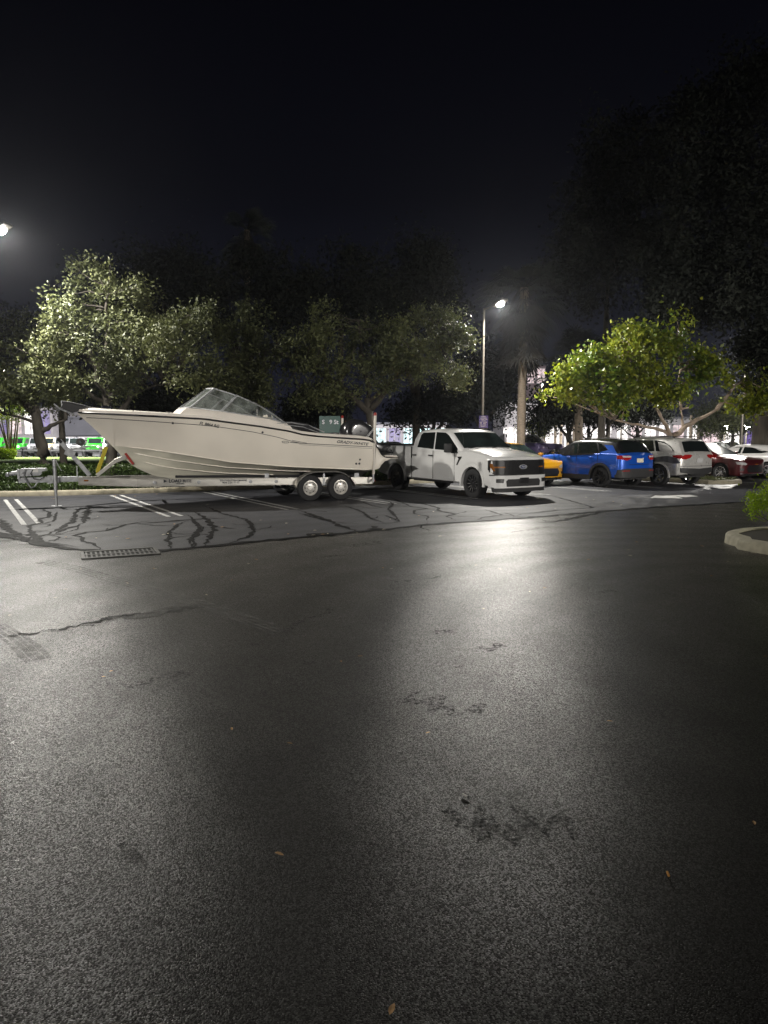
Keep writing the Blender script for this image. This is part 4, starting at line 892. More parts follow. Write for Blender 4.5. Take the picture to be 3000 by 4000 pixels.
for sg in (-1, 1):
    f = MB(); f.grid([[(u, sg * 1.00, v_) for u, v_ in ft], [(u, sg * 1.24, v_) for u, v_ in ft], [(u * .995, sg * 1.255, v_ - .03) for u, v_ in ft]]); f.build('fender', M['fender'], tr, smooth=50)
    MB().box((.0, sg * 1.02, .6), (.05, .03, .32)).box((-.02, sg * 1.03, .42), (.30, .05, .05)).build('fender_bracket', M['galv'], tr)
    gp = MB(); gp.tube([(1.37, sg * 1.22, .68), (1.41, sg * 1.22, 1.4), (1.43, sg * 1.22, 2.30)], .038, 12); g_ = gp.build('guide_post', M['pvc'], tr, smooth=60)
    MB().tube([(1.43, sg * 1.22, 2.27), (1.43, sg * 1.22, 2.33), (1.43, sg * 1.22, 2.355)], [.044, .044, .02], 12).build('cap', M['redcap'], g_, smooth=60)
    MB().tube([(1.37, sg * 1.22, .45), (1.37, sg * 1.22, .72)], .028, 8).box((1.37, sg * 1.12, .50), (.05, .24, .05)).build('post_bracket', M['galv'], g_)
MB().box((.98, -.97, .64), (.14, .03, .14)).box((-1.55, -.97, .68), (.12, .03, .14)).build('bunk_plate', M['galv'], tr, bevel=.02)

# ------------------------------------------------------------------ vehicles
def sup(y, w_, n): return (1 - min(1, abs(y) / w_) ** n) ** (1 / n)
class Car:
    def __init__(s, name, loc, head, label, paint, sp, cat, group=None):
        s.o = empty(name, loc, head, label, cat, group); s.sp = sp; s.paint = paint; s.body(); 
    def top(s, x): return lerp(s.sp['top'], x)
    def roof(s, x): return lerp(s.sp['roof'], x)
    def side(s, z): return s.sp['wb'] - s.sp['tumble'] * (z - s.sp['belt'])
    def fx(s, y): sp = s.sp; return sp['xf'] - sp['nf'] * (1 - sup(y, sp['w'], sp.get('nn', 2.6)))
    def rx(s, y): sp = s.sp; return sp['xr'] + sp['nr'] * (1 - sup(y, sp['w'], sp.get('nn', 2.6)))
    def body(s):
        sp = s.sp; w_ = sp['w']; nn = sp.get('nn', 2.6); S_ = []
        def wx(x):
            if x > sp['xf'] - sp['nf']: q = 1 - (sp['xf'] - x) / sp['nf']; return w_ * sup(min(1, q), 1, nn)
            if x < sp['xr'] + sp['nr']: q = 1 - (x - sp['xr']) / sp['nr']; return w_ * sup(min(1, q), 1, nn)
            return w_
        N = 150; xs_ = [sp['xr'] + (sp['xf'] - sp['xr']) * (.5 - .5 * math.cos(PI * i / N)) for i in range(N + 1)]
        for ax in sp['axles']: xs_ += [ax + d * sp['ra'] for d in (-1.001, -.999, -.97, -.9, -.8, .8, .9, .97, .999, 1.001)]
        xs_ = sorted(xs_); rows = []; rows2 = []
        for x in xs_:
            ww = max(.02, wx(x)); zb = lerp(sp['bot'], x); zt = s.top(x)
            for ax in sp['axles']:
                if abs(x - ax) < sp['ra']: zb = max(zb, sp['rw'] + math.sqrt(sp['ra'] ** 2 - (x - ax) ** 2))
            H = zt - .0; cr_ = sp.get('crown', .035)
            lv = [(ww * .93, zb), (ww * .985, zb + .03), (ww * 1.0, max(zb + .035, .5 * (zb + zt) - .12)), (ww * .992, max(zb + .04, sp['waist'] - .03)), (ww * .970, max(zb + .05, min(sp['waist'] + .02, zt - .05))), (ww * .950, max(zb + .06, zt - .035)), (ww * .915, zt - .008), (ww * .80, zt + cr_ * .3), (ww * .4, zt + cr_ * .85), (0, zt + cr_)]
            zz = zb
            lv2 = []
            for y, z in lv: zz = max(zz, min(z, zt + cr_)); lv2.append((y, zz))
            rows.append([(x, -y, z) for y, z in lv2] + [(x, y, z) for y, z in reversed(lv2[:-1])])
        mb = MB(); mb.grid(rows); n = len(rows[0]); mb.f += [tuple(range(n)), tuple(range((len(rows) - 1) * n, len(rows) * n))]; mb.m += [0, 0]
        s.bodyo = mb.build('body', s.paint, s.o, smooth=sp.get('sa', 38))
        u = MB(); u.box(((sp['xf'] + sp['xr']) / 2, 0, lerp(sp['bot'], 0) + .12), (sp['xf'] - sp['xr'] - .5, w_ * 1.45, .25)); 
        u.box((sum(sp['axles']) / 2, 0, lerp(sp['bot'], 0) + .10), (abs(sp['axles'][1] - sp['axles'][0]) - 2 * sp['ra'], w_ * 1.84, .16))
        u.box(((sp['xf'] + sp['xr']) / 2, 0, .62), (sp['xf'] - sp['xr'] - .6, w_ * 1.5, .4)); u.build('underbody', M['blackplastic'], s.o)
        # cabin
        cx0, cx1 = sp['roof'][0][0], sp['roof'][-1][0]; xs_ = sorted(set(list(np.linspace(cx0, cx1, 40)) + [p[0] for p in sp['roof']])); rows = []
        for x in xs_:
            zr = s.roof(x); zb = min(zr - .02, s.top(x) - .06)
            wd = lambda z: max(.05, s.side(z) - sp.get('pinch', .0) * max(0, (abs(x - (cx0 + cx1) / 2) / ((cx1 - cx0) / 2)) ** 4))
            cr_ = .03
            P_ = [(wd(zb), zb), (wd(max(zb + .005, zr - .075)), max(zb + .005, zr - .075)), (wd(zr) - .02, max(zb + .01, zr - .03)), (wd(zr) - .085, zr), (wd(zr) * .5, zr + cr_ * .75), (0, zr + cr_)]
            rows.append([(x, -y, z) for y, z in P_] + [(x, y, z) for y, z in reversed(P_[:-1])])
        mb = MB(); mb.grid(rows); n = len(rows[0]); mb.f += [tuple(range(n)), tuple(range((len(rows) - 1) * n, len(rows) * n))]; mb.m += [0, 0]
        s.cab = mb.build('cabin', sp.get('cabmat', s.paint), s.o, smooth=35)
    def wdc(s, x, z):
        sp = s.sp; cx0, cx1 = sp['roof'][0][0], sp['roof'][-1][0]
        return max(.05, s.side(z) - sp.get('pinch', .0) * max(0, (abs(x - (cx0 + cx1) / 2) / ((cx1 - cx0) / 2)) ** 4))
    def sidepane(s, name, poly, m, off=.006, parent=None, sides=(-1, 1)):
        for sg in sides:
            mb = MB(); n = len(poly)
            vs = [(x, sg * (s.wdc(x, z) + off), z) for x, z in poly] + [(x, sg * (s.wdc(x, z) - .02), z) for x, z in poly]
            mb.add(vs, [tuple(range(n))] + [(i, (i + 1) % n, n + (i + 1) % n, n + i) for i in range(n)]); mb.build(name, m, parent or s.o)
    def slopepane(s, name, x0, x1, m, inset=.10, off=.012, n=10, yw=None, parent=None):
        rows = []
        for i in range(n + 1):
            x = x0 + (x1 - x0) * i / n; zr = s.roof(x); hw = s.wdc(x, zr) - inset; r = []
            for k in range(9):
                y = -1 + k / 4; r.append((x, y * hw, zr + .03 * (1 - .25 * y * y - .75 * y ** 4) + off))
            rows.append(r)
        MB().grid(rows).build(name, m, parent or s.o, smooth=60)
    def face(s, name, poly, m, front=True, off=.01, th=.03, parent=None, bevel=0, mirror=False, fn=None):
        """poly in (y, z), wrapped on the nose or the tail; densified along y"""
        fn = fn or (s.fx if front else s.rx); sg = 1 if front else -1
        for mi in ((1, -1) if mirror else (1,)):
            P_ = []
            for a, b in zip(poly, poly[1:] + poly[:1]):
                k = max(1, int(abs(a[0] - b[0]) / .12)); P_ += [(a[0] + (b[0] - a[0]) * i / k, a[1] + (b[1] - a[1]) * i / k) for i in range(k)]
            bm = bmesh.new(); vs = [bm.verts.new((0, y * mi, z)) for y, z in P_]; f = bm.faces.new(vs)
            ys_ = [v_[0] for v_ in P_]; 
            for c in np.arange(min(ys_) + .1, max(ys_), .12):
                bmesh.ops.bisect_plane(bm, geom=bm.verts[:] + bm.edges[:] + bm.faces[:], plane_co=(0, c * mi, 0), plane_no=(0, 1, 0))
            r_ = bmesh.ops.extrude_face_region(bm, geom=bm.faces[:]); nv = set(g for g in r_['geom'] if isinstance(g, bmesh.types.BMVert))
            for v in bm.verts: v.co.x = fn(v.co.y) + sg * (off if v in nv else -th)
            bmesh.ops.recalc_face_normals(bm, faces=bm.faces)
            me = bpy.data.meshes.new(name); bm.to_mesh(me); bm.free(); link(name, me, m, parent or s.o, 50)
    def bodyside(s, name, poly, m, y0=.004, th=.02, sides=(-1, 1), parent=None, bevel=0):
        for sg in sides: MB().prism(poly, sg * (s.sp['w'] * .99 - th), sg * (s.sp['w'] + y0)).build(name, m, parent or s.o, bevel=bevel)
    def arches(s, m, wd=.06, sides=(-1, 1), proud=.015):
        for ax in s.sp['axles']:
            for sg in sides:
                mb = MB(); r = s.sp['ra']; rows = []
                for a in np.linspace(-.15, PI + .15, 22):
                    ca, sa = math.cos(a), math.sin(a)
                    rows.append([(ax + ca * (r - .01), sg * (s.sp['w'] * .93), s.sp['rw'] + sa * (r - .01)), (ax + ca * (r - .01), sg * (s.sp['w'] + proud), s.sp['rw'] + sa * (r - .01)), (ax + ca * (r + wd), sg * (s.sp['w'] + proud * .6), s.sp['rw'] + sa * (r + wd)), (ax + ca * (r + wd), sg * (s.sp['w'] * .96), s.sp['rw'] + sa * (r + wd))])
                mb.grid(rows); mb.build('wheel_arch', m, s.o, smooth=40)
    def mirror(s, x, z, m, sz=(.12, .20, .15)):
        for sg in (-1, 1):
            MB().box((x, sg * (s.side(z) + .03 + sz[1] / 2 + .04), z), sz).box((x + .01, sg * (s.side(z) + .03), z - sz[2] * .35), (.05, .14, .04)).build('side_mirror', m, s.o, bevel=.03, smooth=60)
    def handles(s, L, m, z, sides=(-1, 1)):
        for x in L:
            for sg in sides: MB().box((x, sg * (s.sp['w'] * .985 + .012), z), (.20, .03, .035)).build('door_handle', m, s.o, bevel=.01, smooth=60)
    def seams(s, L, z0, z1, sides=(-1, 1)):
        for sg in sides:
            for x in L: MB().box((x, sg * (s.sp['w'] * .994), (z0 + z1) / 2), (.010, .016, z1 - z0)).build('door_seam', M['black'], s.o)

# --- white pickup truck
sp = dict(w=1.0, xf=.93, xr=-5.06, nf=.34, nr=.10, nn=3.2, rw=.41, ra=.475, axles=(-3.82, 0), waist=1.08, belt=1.30, wb=.965, tumble=.20, crown=.03,
          bot=[(-5.1, .55), (-4.5, .45), (-.6, .40), (.5, .36), (.93, .42)],
          top=[(-5.06, 1.44), (-2.98, 1.44), (-2.96, 1.36), (-.75, 1.31), (-.6, 1.36), (.2, 1.27), (.62, 1.20), (.93, 1.12)],
          roof=[(-2.97, 1.42), (-2.90, 1.70), (-2.80, 1.86), (-2.6, 1.91), (-1.9, 1.935), (-1.35, 1.90), (-1.15, 1.84), (-.45, 1.33)])
T = Car('pickup_truck', (3.28, 19.42, 0), R(-58), 'white crew-cab pickup with black grille beside the boat stern', M['pwhite'], sp, 'pickup truck')
T.sidepane('side_window', [(-2.72, 1.39), (-2.62, 1.76), (-2.52, 1.83), (-1.90, 1.845), (-1.86, 1.34)], M['glass'])
T.sidepane('side_window', [(-1.80, 1.335), (-1.84, 1.845), (-1.40, 1.825), (-1.20, 1.74), (-.70, 1.36), (-.70, 1.24), (-.98, 1.24), (-1.08, 1.31)], M['glass'])
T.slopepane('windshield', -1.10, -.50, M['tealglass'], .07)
T.slopepane('rear_window', -2.94, -2.84, M['glass'], .14)
bedc = MB(); bedc.box((-3.95, 0, 1.475), (1.92, 1.86, .035)); bedc.build('tonneau_cover', M['canvas'], T.o, bevel=.01)
MB().box((-2.975, -.99, .93), (.02, .03, .96)).box((-2.975, .99, .93), (.02, .03, .96)).build('bed_gap', M['black'], T.o)
T.face('grille', [(-.99, 1.07), (-.99, .75), (-.92, .66), (.92, .66), (.99, .75), (.99, 1.07)], M['black'], off=.012)
gr = MB()
for i in range(26):
    y = -.60 + i * .048
    for j in range(7): 
        z = .72 + j * .048 + (.024 if i % 2 else 0); gr.box((T.fx(y) + .014, y, z), (.012, .026, .028))
gr.build('grille_mesh', M['black'], T.o)
T.face('headlight', [(-.995, 1.06), (-.995, .80), (-.93, .70), (-.66, .68), (-.64, 1.0), (-.66, 1.06)], M['black'], off=.022, mirror=True)
T.face('amber_light_bar', [(-.93, .90), (-.93, .86), (-.62, .86), (-.62, .90)], M['amber'], off=.028, mirror=True)
T.face('amber_light_bar', [(-.985, .98), (-.985, .90), (-.93, .78), (-.90, .78), (-.955, .98)], M['amber'], off=.028, mirror=True)
bf = lambda y: T.fx(y) + .05
T.face('bumper', [(-1.0, .66), (-1.0, .42), (-.92, .32), (.92, .32), (1.0, .42), (1.0, .66)], M['pwhite'], off=.02, th=.12, fn=bf)
T.face('bumper_gap', [(-.99, .685), (-.99, .655), (.99, .655), (.99, .685)], M['black'], off=.012, th=.05, fn=bf)
T.face('lower_intake', [(-.56, .56), (-.62, .50), (-.60, .36), (.60, .36), (.62, .50), (.56, .56)], M['blackplastic'], off=.027, fn=bf)
T.face('fog_light', [(-.90, .57), (-.90, .47), (-.70, .46), (-.68, .57)], M['black'], off=.027, fn=bf, mirror=True)
T.face('air_dam', [(-.95, .34), (-.93, .21), (.93, .21), (.95, .34)], M['blackplastic'], off=-.01, th=.08, fn=bf)
MB().box((1.02, 0, .52), (.02, .33, .15)).build('plate_bracket', M['black'], T.o, bevel=.01)
# oval badge
def oval_badge(name, c, a_, b_h, m1, m2, parent, txt):
    mb = MB(); n = 28; mb.add([(c[0] + .012, c[1] + math.cos(t_) * a_, c[2] + math.sin(t_) * b_h) for t_ in np.linspace(0, 2 * PI, n + 1)[:-1]] + [(c[0] - .01, c[1] + math.cos(t_) * a_, c[2] + math.sin(t_) * b_h) for t_ in np.linspace(0, 2 * PI, n + 1)[:-1]], [tuple(range(n))] + [(i, (i + 1) % n, n + (i + 1) % n, n + i) for i in range(n)])
    b = mb.build(name, m1, parent)
    mb = MB(); mb.add([(c[0] + .015, c[1] + math.cos(t_) * a_ * .86, c[2] + math.sin(t_) * b_h * .80) for t_ in np.linspace(0, 2 * PI, n + 1)[:-1]], [tuple(range(n))]); mb.build('badge_field', m2, b)
    Mx = Matrix.Translation((c[0] + .019, c[1], c[2] - b_h * .36)) @ Matrix.Rotation(PI / 2, 4, 'Z') @ Matrix.Rotation(PI / 2, 4, 'X')
    text('badge_lettering', txt, b_h * 1.25, m1, Mx, b, .35, 1.05, align='CENTER')
M['badgeblue'] = mat('badge_blue', (.02, .04, .12), .3, var=.05, vscale=9)
oval_badge('oval_badge', (.955, 0, .885), .135, .058, M['lens'], M['badgeblue'], T.o, 'Ford')
T.arches(M['pwhite'], .05, proud=.02)
T.handles((-2.82, -1.98), M['black'], 1.15)
T.seams((-2.99, -1.84, -.80), .46, 1.30)
T.mirror(-.95, 1.38, M['blackplastic'], (.15, .20, .26))
for sg in (-1, 1):
    MB().prism([(-.66, 1.14), (-.50, 1.145), (-.52, 1.09), (-.66, .90), (-.70, .90), (-.60, 1.08)], sg * .97, sg * 1.006).build('fender_vent', M['black'], T.o)
MB().box((-1.85, -.985, .40), (1.95, .06, .06)).box((-1.85, .985, .40), (1.95, .06, .06)).build('sill_trim', M['blackplastic'], T.o, bevel=.01)
mb = MB(); mb.tube([(-.62, -.78, 1.34), (-.75, -.78, 2.0)], .004, 5); mb.build('antenna', M['black'], T.o)
mb = MB()
for y, x in ((-.78, -.52), (.0, -.50)): mb.tube([(x + .12, y + .05, 1.385), (x - .02, y + .50, 1.44)], .011, 5)
mb.build('wiper', M['black'], T.o)
mb = MB(); 
for y in (-.45, 0, .45): mb.box((-2.55, y, 1.955), (.09, .05, .018))
mb.build('roof_marker', M['black'], T.o, bevel=.006)
T.face('tail_panel', [(-.9, 1.3), (-.9, .75), (.9, .75), (.9, 1.3)], M['pwhite'], front=False, off=.012)
T.face('tail_light', [(-.995, 1.3), (-.995, .95), (-.88, .95), (-.88, 1.3)], M['redlens'], front=False, off=.016, mirror=True)
T.bodyside('bed_marker', [(-4.72, .97), (-4.52, .97), (-4.52, 1.0), (-4.72, 1.0)], M['lens'], sides=(-1,))
for x in (0, -3.82):
    for sg in (-1, 1): wheel(T.o, x, sg * .865, .41, .27, (6, 'y'), sg, rr=.60, rimmat=M['rimdark'], mach=M['rimmach'])

# --- blue compact SUV
sp = dict(w=.91, xf=3.47, xr=-.90, nf=.40, nr=.26, nn=2.8, rw=.345, ra=.42, axles=(0, 2.64), waist=1.0, belt=1.10, wb=.875, tumble=.36, crown=.04, pinch=.10,
          bot=[(-1, .50), (-.6, .34), (.5, .24), (2.0, .24), (3.2, .28), (3.47, .36)],
          top=[(-.90, 1.06), (-.78, 1.16), (0, 1.18), (2.2, 1.09), (2.9, 1.04), (3.2, .96), (3.47, .82)],
          roof=[(-.80, 1.12), (-.62, 1.40), (-.50, 1.52), (-.30, 1.58), (.4, 1.635), (1.1, 1.63), (1.45, 1.58), (2.30, 1.09)], cabmat=M['pdark'])
J = Car('parked_suv', (8.13, 23.76, 0), R(121.5), 'blue compact SUV with black roof and tinted windows', M['pblue'], sp, 'SUV')
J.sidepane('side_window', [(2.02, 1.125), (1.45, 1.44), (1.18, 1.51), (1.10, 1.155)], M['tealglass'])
J.sidepane('side_window', [(1.04, 1.16), (1.12, 1.515), (.55, 1.53), (.35, 1.52), (.15, 1.20)], M['glass'])
J.sidepane('quarter_window', [(.08, 1.20), (.27, 1.515), (.12, 1.49), (-.22, 1.26)], M['glass'])
J.sidepane('rear_pillar', [(.06, 1.13), (.06, 1.20), (-.24, 1.27), (-.02, 1.45), (-.36, 1.43), (-.62, 1.14)], M['pblue'], off=.012)
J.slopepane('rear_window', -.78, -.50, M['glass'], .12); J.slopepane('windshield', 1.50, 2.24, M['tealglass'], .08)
J.face('tail_light', [(-.905, 1.10), (-.90, .98), (-.62, .93), (-.46, .98), (-.42, 1.06), (-.50, 1.10)], M['redlens'], front=False, off=.014, mirror=True)
J.face('clear_reflector', [(-.80, 1.085), (-.78, 1.04), (-.46, 1.03), (-.44, 1.075)], M['lens'], front=False, off=.02, mirror=True)
J.face('rear_bumper', [(-.90, .62), (-.90, .36), (.90, .36), (.90, .62), (.6, .66), (-.6, .66)], M['blackplastic'], front=False, off=.03, th=.1)
pl_ = J.face('licence_plate', [(-.16, 1.0), (-.16, .86), (.16, .86), (.16, 1.0)], M['leafpale'], front=False, off=.02)
J.face('plate_recess_line', [(-.5, .80), (-.5, .785), (.5, .785), (.5, .80)], M['black'], front=False, off=.006)
J.face('rear_reflector', [(-.80, .60), (-.80, .575), (-.5, .575), (-.5, .60)], M['redlens'], front=False, off=.036, mirror=True)
J.arches(M['blackplastic'], .075, proud=.02); J.bodyside('sill_cladding', [(.44, .25), (2.2, .25), (2.2, .42), (.44, .42)], M['blackplastic'], .012, bevel=.01)
J.handles((.42, 1.45), M['pblue'], 1.02); J.seams((1.07, 2.15, .12), .45, 1.12); J.mirror(2.0, 1.20, M['pdark'], (.14, .20, .14))
for sg in (-1, 1): MB().tube([(1.2, sg * .66, 1.645), (1.1, sg * .66, 1.69), (-.1, sg * .65, 1.665), (-.2, sg * .65, 1.62)], .014, 6).build('roof_rail', M['black'], J.o)
J.face('grille', [(-.7, .82), (-.7, .70), (.7, .70), (.7, .82)], M['black']); J.face('headlight', [(-.89, .86), (-.89, .74), (-.6, .74), (-.6, .86)], M['lens'], mirror=True)
MB().box((-.50, 0, 1.585), (.22, 1.1, .03)).build('roof_spoiler', M['pdark'], J.o, bevel=.01)
for x in (0, 2.64):
    for sg in (-1, 1): wheel(J.o, x, sg * .79, .345, .22, (5, 'y'), sg, rr=.68, rimmat=M['rimdark'])

# --- silver SUV, dented
sp = dict(w=.98, xf=3.72, xr=-.93, nf=.42, nr=.28, nn=2.7, rw=.37, ra=.43, axles=(0, 2.75), waist=1.05, belt=1.15, wb=.945, tumble=.38, crown=.04, pinch=.10,
          bot=[(-1.1, .50), (-.7, .38), (.5, .27), (2.2, .27), (3.5, .3), (3.72, .4)],
          top=[(-.93, 1.06), (-.85, 1.17), (0, 1.20), (2.3, 1.12), (3.0, 1.07), (3.4, .98), (3.72, .82)],
          roof=[(-.87, 1.12), (-.72, 1.40), (-.62, 1.57), (-.42, 1.64), (.4, 1.70), (1.2, 1.70), (1.6, 1.64), (2.45, 1.12)])
S = Car('parked_suv', (10.50, 24.62, 0), R(121.5), 'silver SUV with dented rear fender and red tail lights', M['psilver'], sp, 'SUV')
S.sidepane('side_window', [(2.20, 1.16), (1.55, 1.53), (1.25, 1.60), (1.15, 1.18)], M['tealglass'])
S.sidepane('side_window', [(1.09, 1.18), (1.18, 1.605), (.40, 1.60), (.22, 1.22)], M['glass'])
S.sidepane('quarter_window', [(.16, 1.22), (.33, 1.60), (-.05, 1.56), (-.35, 1.40), (-.56, 1.22)], M['glass'])
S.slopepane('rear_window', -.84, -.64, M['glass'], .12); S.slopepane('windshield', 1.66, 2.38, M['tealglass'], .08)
S.face('tail_light', [(-.975, 1.10), (-.97, .98), (-.72, .95), (-.50, 1.00), (-.42, 1.08), (-.50, 1.11)], M['redlens'], front=False, off=.014, mirror=True)
S.bodyside('tail_light_side', [(-.92, 1.09), (-.92, .98), (-.60, 1.02), (-.55, 1.08)], M['redlens'], .006)
S.face('licence_plate', [(-.16, .98), (-.16, .83), (.16, .83), (.16, .98)], M['lens'], front=False, off=.02)
S.face('bumper_trim', [(-.90, .66), (-.88, .50), (-.4, .42), (.4, .42), (.88, .50), (.90, .66), (0, .62)], M['blackplastic'], front=False, off=.03, th=.1)
S.face('tailgate_crease', [(-.9, .72), (-.9, .705), (.9, .705), (.9, .72)], M['black'], front=False, off=.01)
S.arches(M['psilver'], .04, proud=.02)
S.bodyside('dented_panel', [(.42, .88), (.34, 1.0), (.12, 1.0), (-.12, 1.04), (-.38, 1.06), (-.72, .99), (-.86, .82), (-.60, .80), (-.40, .84), (-.25, .86), (0, .85), (.2, .86)], M['dent'], .010, sides=(1,))
S.handles((.45, 1.5), M['psilver'], 1.06); S.seams((1.12, 2.25, .25), .48, 1.17); S.mirror(2.1, 1.24, M['psilver'], (.14, .2, .15))
for sg in (-1, 1): MB().tube([(1.3, sg * .70, 1.71), (1.2, sg * .70, 1.76), (-.3, sg * .68, 1.73), (-.4, sg * .68, 1.68)], .015, 6).build('roof_rail', M['black'], S.o)
S.face('grille', [(-.5, .80), (-.5, .60), (.5, .60), (.5, .80)], M['black']); S.face('headlight', [(-.95, .86), (-.95, .74), (-.6, .74), (-.6, .86)], M['lens'], mirror=True)
for x in (0, 2.75):
    for sg in (-1, 1): wheel(S.o, x, sg * .86, .37, .23, (5, 'wide'), sg, rr=.68, rimmat=M['rimalloy'])

# --- sedans
def sedan(name, loc, head, label, paint, zr=1.45, wide=.92, group=None, sc_=1.0):
    sp = dict(w=wide, xf=.93, xr=-3.75, nf=.42, nr=.36, nn=2.5, rw=.335, ra=.40, axles=(-2.75, 0), waist=.92, belt=1.0, wb=wide - .05, tumble=.40, crown=.05, pinch=.12,
              bot=[(-3.8, .42), (-3.3, .26), (-.5, .2), (.7, .2), (.93, .3)],
              top=[(-3.75, .92), (-3.5, 1.04), (-2.9, 1.06), (-.75, 1.0), (-.3, .98), (.4, .88), (.75, .78), (.93, .62)],
              roof=[(-3.45, 1.02), (-2.6, 1.36), (-2.2, zr - .03), (-1.6, zr), (-1.15, zr - .04), (-.15, .97)])
    C = Car(name, loc, head, label, paint, sp, 'car', group)
    C.sidepane('side_window', [(-1.95, zr - .12), (-1.62, zr - .10), (-1.58, 1.04), (-2.42, 1.06), (-2.75, 1.12)], M['glass'])
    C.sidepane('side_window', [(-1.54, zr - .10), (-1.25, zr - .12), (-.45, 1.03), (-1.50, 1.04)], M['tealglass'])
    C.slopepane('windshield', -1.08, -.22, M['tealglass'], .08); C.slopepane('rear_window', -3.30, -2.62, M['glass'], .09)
    C.face('grille', [(-.45, .62), (-.55, .48), (-.45, .34), (.45, .34), (.55, .48), (.45, .62)], M['black'], off=.012)
    C.face('headlight', [(-.90, .76), (-.88, .66), (-.60, .62), (-.54, .68), (-.62, .73)], M['lens'], mirror=True, off=.012)
    C.face('chrome_trim', [(-.80, .30), (-.80, .275), (.80, .275), (.80, .30)], M['chrome'], off=.02)
    C.face('fog_light', [(-.80, .50), (-.80, .42), (-.68, .42), (-.66, .50)], M['black'], mirror=True)
    C.face('tail_light', [(-.90, .98), (-.90, .86), (-.5, .86), (-.5, .96)], M['redlens'], front=False, mirror=True)
    C.arches(paint, .035, proud=.012); C.handles((-1.75, -.85), paint, .90); C.seams((-1.56, -.45), .35, 1.0); C.mirror(-.55, 1.08, paint, (.12, .18, .12))
    for x in (0, -2.75):
        for sg in (-1, 1): wheel(C.o, x, sg * (wide - .12), .335, .21, (5, 'y'), sg, rr=.66, rimmat=M['rimalloy'])
    return C
Rd = sedan('parked_car', (14.22, 27.82, 0), R(-58.5), 'dark red car with headlights and chrome front trim', M['pred'], zr=1.50)
MB().box((.955, 0, .66), (.02, .16, .05)).build('front_emblem', M['amber'], Rd.o, bevel=.01)
Yl = sedan('parked_car', (5.30, 24.75, 0), R(-59.5), 'bright yellow car mostly hidden behind the white pickup hood', M['pyellow'], zr=1.50, wide=.94)
Wh = sedan('parked_car', (15.35, 31.35, 0), R(121.5), 'white sedan behind the red car at the right edge', M['pwhite'], zr=1.42)
Bk = sedan('parked_car', (19.0, 35.6, 0), R(121.5), 'black car roof behind the white sedan', M['pdark'], zr=1.62)

# ------------------------------------------------------------------ street lamps
def lamp_light(name, parent, loc, power, size, rot=(0, 0, 0), col=(1, .96, .88), spread=180):
    l = bpy.data.lights.new(name, 'AREA'); l.shape = 'DISK'; l.size = size; l.energy = power; l.color = col; l.spread = R(spread)
    o = bpy.data.objects.new(name, l); COL.objects.link(o); o.parent = parent; o.location = loc; o.rotation_euler = rot; return o
def street_lamp(pole, head, label, power, col=(1, .96, .88), tilt=R(22)):
    """single-arm lot lamp; pole and head are world points"""
    p = Vector(pole); h = Vector(head); o = empty('street_lamp', (p.x, p.y, .1), 0, label, 'street lamp', 'lamp posts along the planter')
    q = h - Vector((p.x, p.y, .1)); zt = h.z - .05 - .1
    MB().tube([(0, 0, -.1), (0, 0, .35), (0, 0, .36), (0, 0, zt)], [.11, .10, .065, .045], 12).build('pole', M['lampmetal'], o, smooth=40)
    d = Vector((q.x, q.y, 0)); L = d.length; dn = d.normalized(); az = math.atan2(dn.y, dn.x)
    MB().tube([(0, 0, zt - .05), tuple(dn * (L - .25) + Vector((0, 0, zt + .06)))], .03, 8).build('arm', M['lampmetal'], o)
    dr = (dn * math.sin(tilt) + Vector((0, 0, -math.cos(tilt)))).normalized(); er = dr.to_track_quat('-Z', 'Y').to_euler()
    hd = MB().box((0, 0, .05), (.36, .60, .09)).build('lamp_head', M['lampmetal'], o, bevel=.02); hd.location = q; hd.rotation_euler = er
    ln = MB().lathe([(.001, -.10), (.09, -.085), (.15, -.04), (.17, .02), (.001, .03)], (0, 0, 0), 'Z', 18).build('lens', M['ledlens'], o, smooth=180); ln.location = q; ln.rotation_euler = er
    lamp_light('light', o, q + dr * .13, power, .20, er, col); return o
LP = 2600   # watts of one lot lamp before trim
L1 = street_lamp((-11.65, 19.75, 0), (-10.56, 19.5, 7.35), 'lamp at the left edge of the picture over the hedge', LP * .52)
L2 = street_lamp((4.13, 28.9, 0), (4.68, 28.2, 7.06), 'tall lamp post with glowing head in the middle of the planter', LP * .58)
L3 = street_lamp((19.55, 37.6, 0), (20.3, 36.9, 7.2), 'lamp post behind the dark crown at far right', LP * 2.8)
# info sign on the middle lamp pole
sg_ = empty('info_sign', (4.05, 28.0, .1), R(-8), 'purple information sign with white text lines left of the palm trunk', 'sign')
MB().box((0, 0, 2.25), (.37, .02, .50)).build('panel', M['signpurple'], sg_)
mb = MB(); 
for i in range(8):
    z = 2.45 - i * .055; wln = random.uniform(.20, .31); n = int(wln / .028)
    for k in range(n):
        if random.random() < .85: mb.box((-wln / 2 + k * .028 + .012, -.013, z), (.020, .004, .022))
mb.build('text_lines', M['signink'], sg_); MB().tube([(0, .04, 0), (0, .04, 2.45)], .03, 8).build('post', M['lampmetal'], sg_)
# green street sign behind the boat
sg_ = empty('street_sign', (-2.06, 26.2, .1), R(0), 'green street sign reading 9 St behind the boat stern', 'sign')
MB().box((0, 0, 2.10), (.80, .015, .64)).build('panel', M['signgreen'], sg_); MB().tube([(.0, .04, 0), (.0, .04, 2.3)], .03, 8).build('post', M['lampmetal'], sg_)
Mx = Matrix.Translation((-.02, -.012, 2.12)) @ Matrix.Rotation(PI / 2, 4, 'X'); text('lettering', '9 St', .22, M['signink'], Mx, sg_)
Mx = Matrix.Translation((-.30, -.012, 2.12)) @ Matrix.Rotation(PI / 2, 4, 'X'); text('lettering', 'S', .22, M['signink'], Mx, sg_)

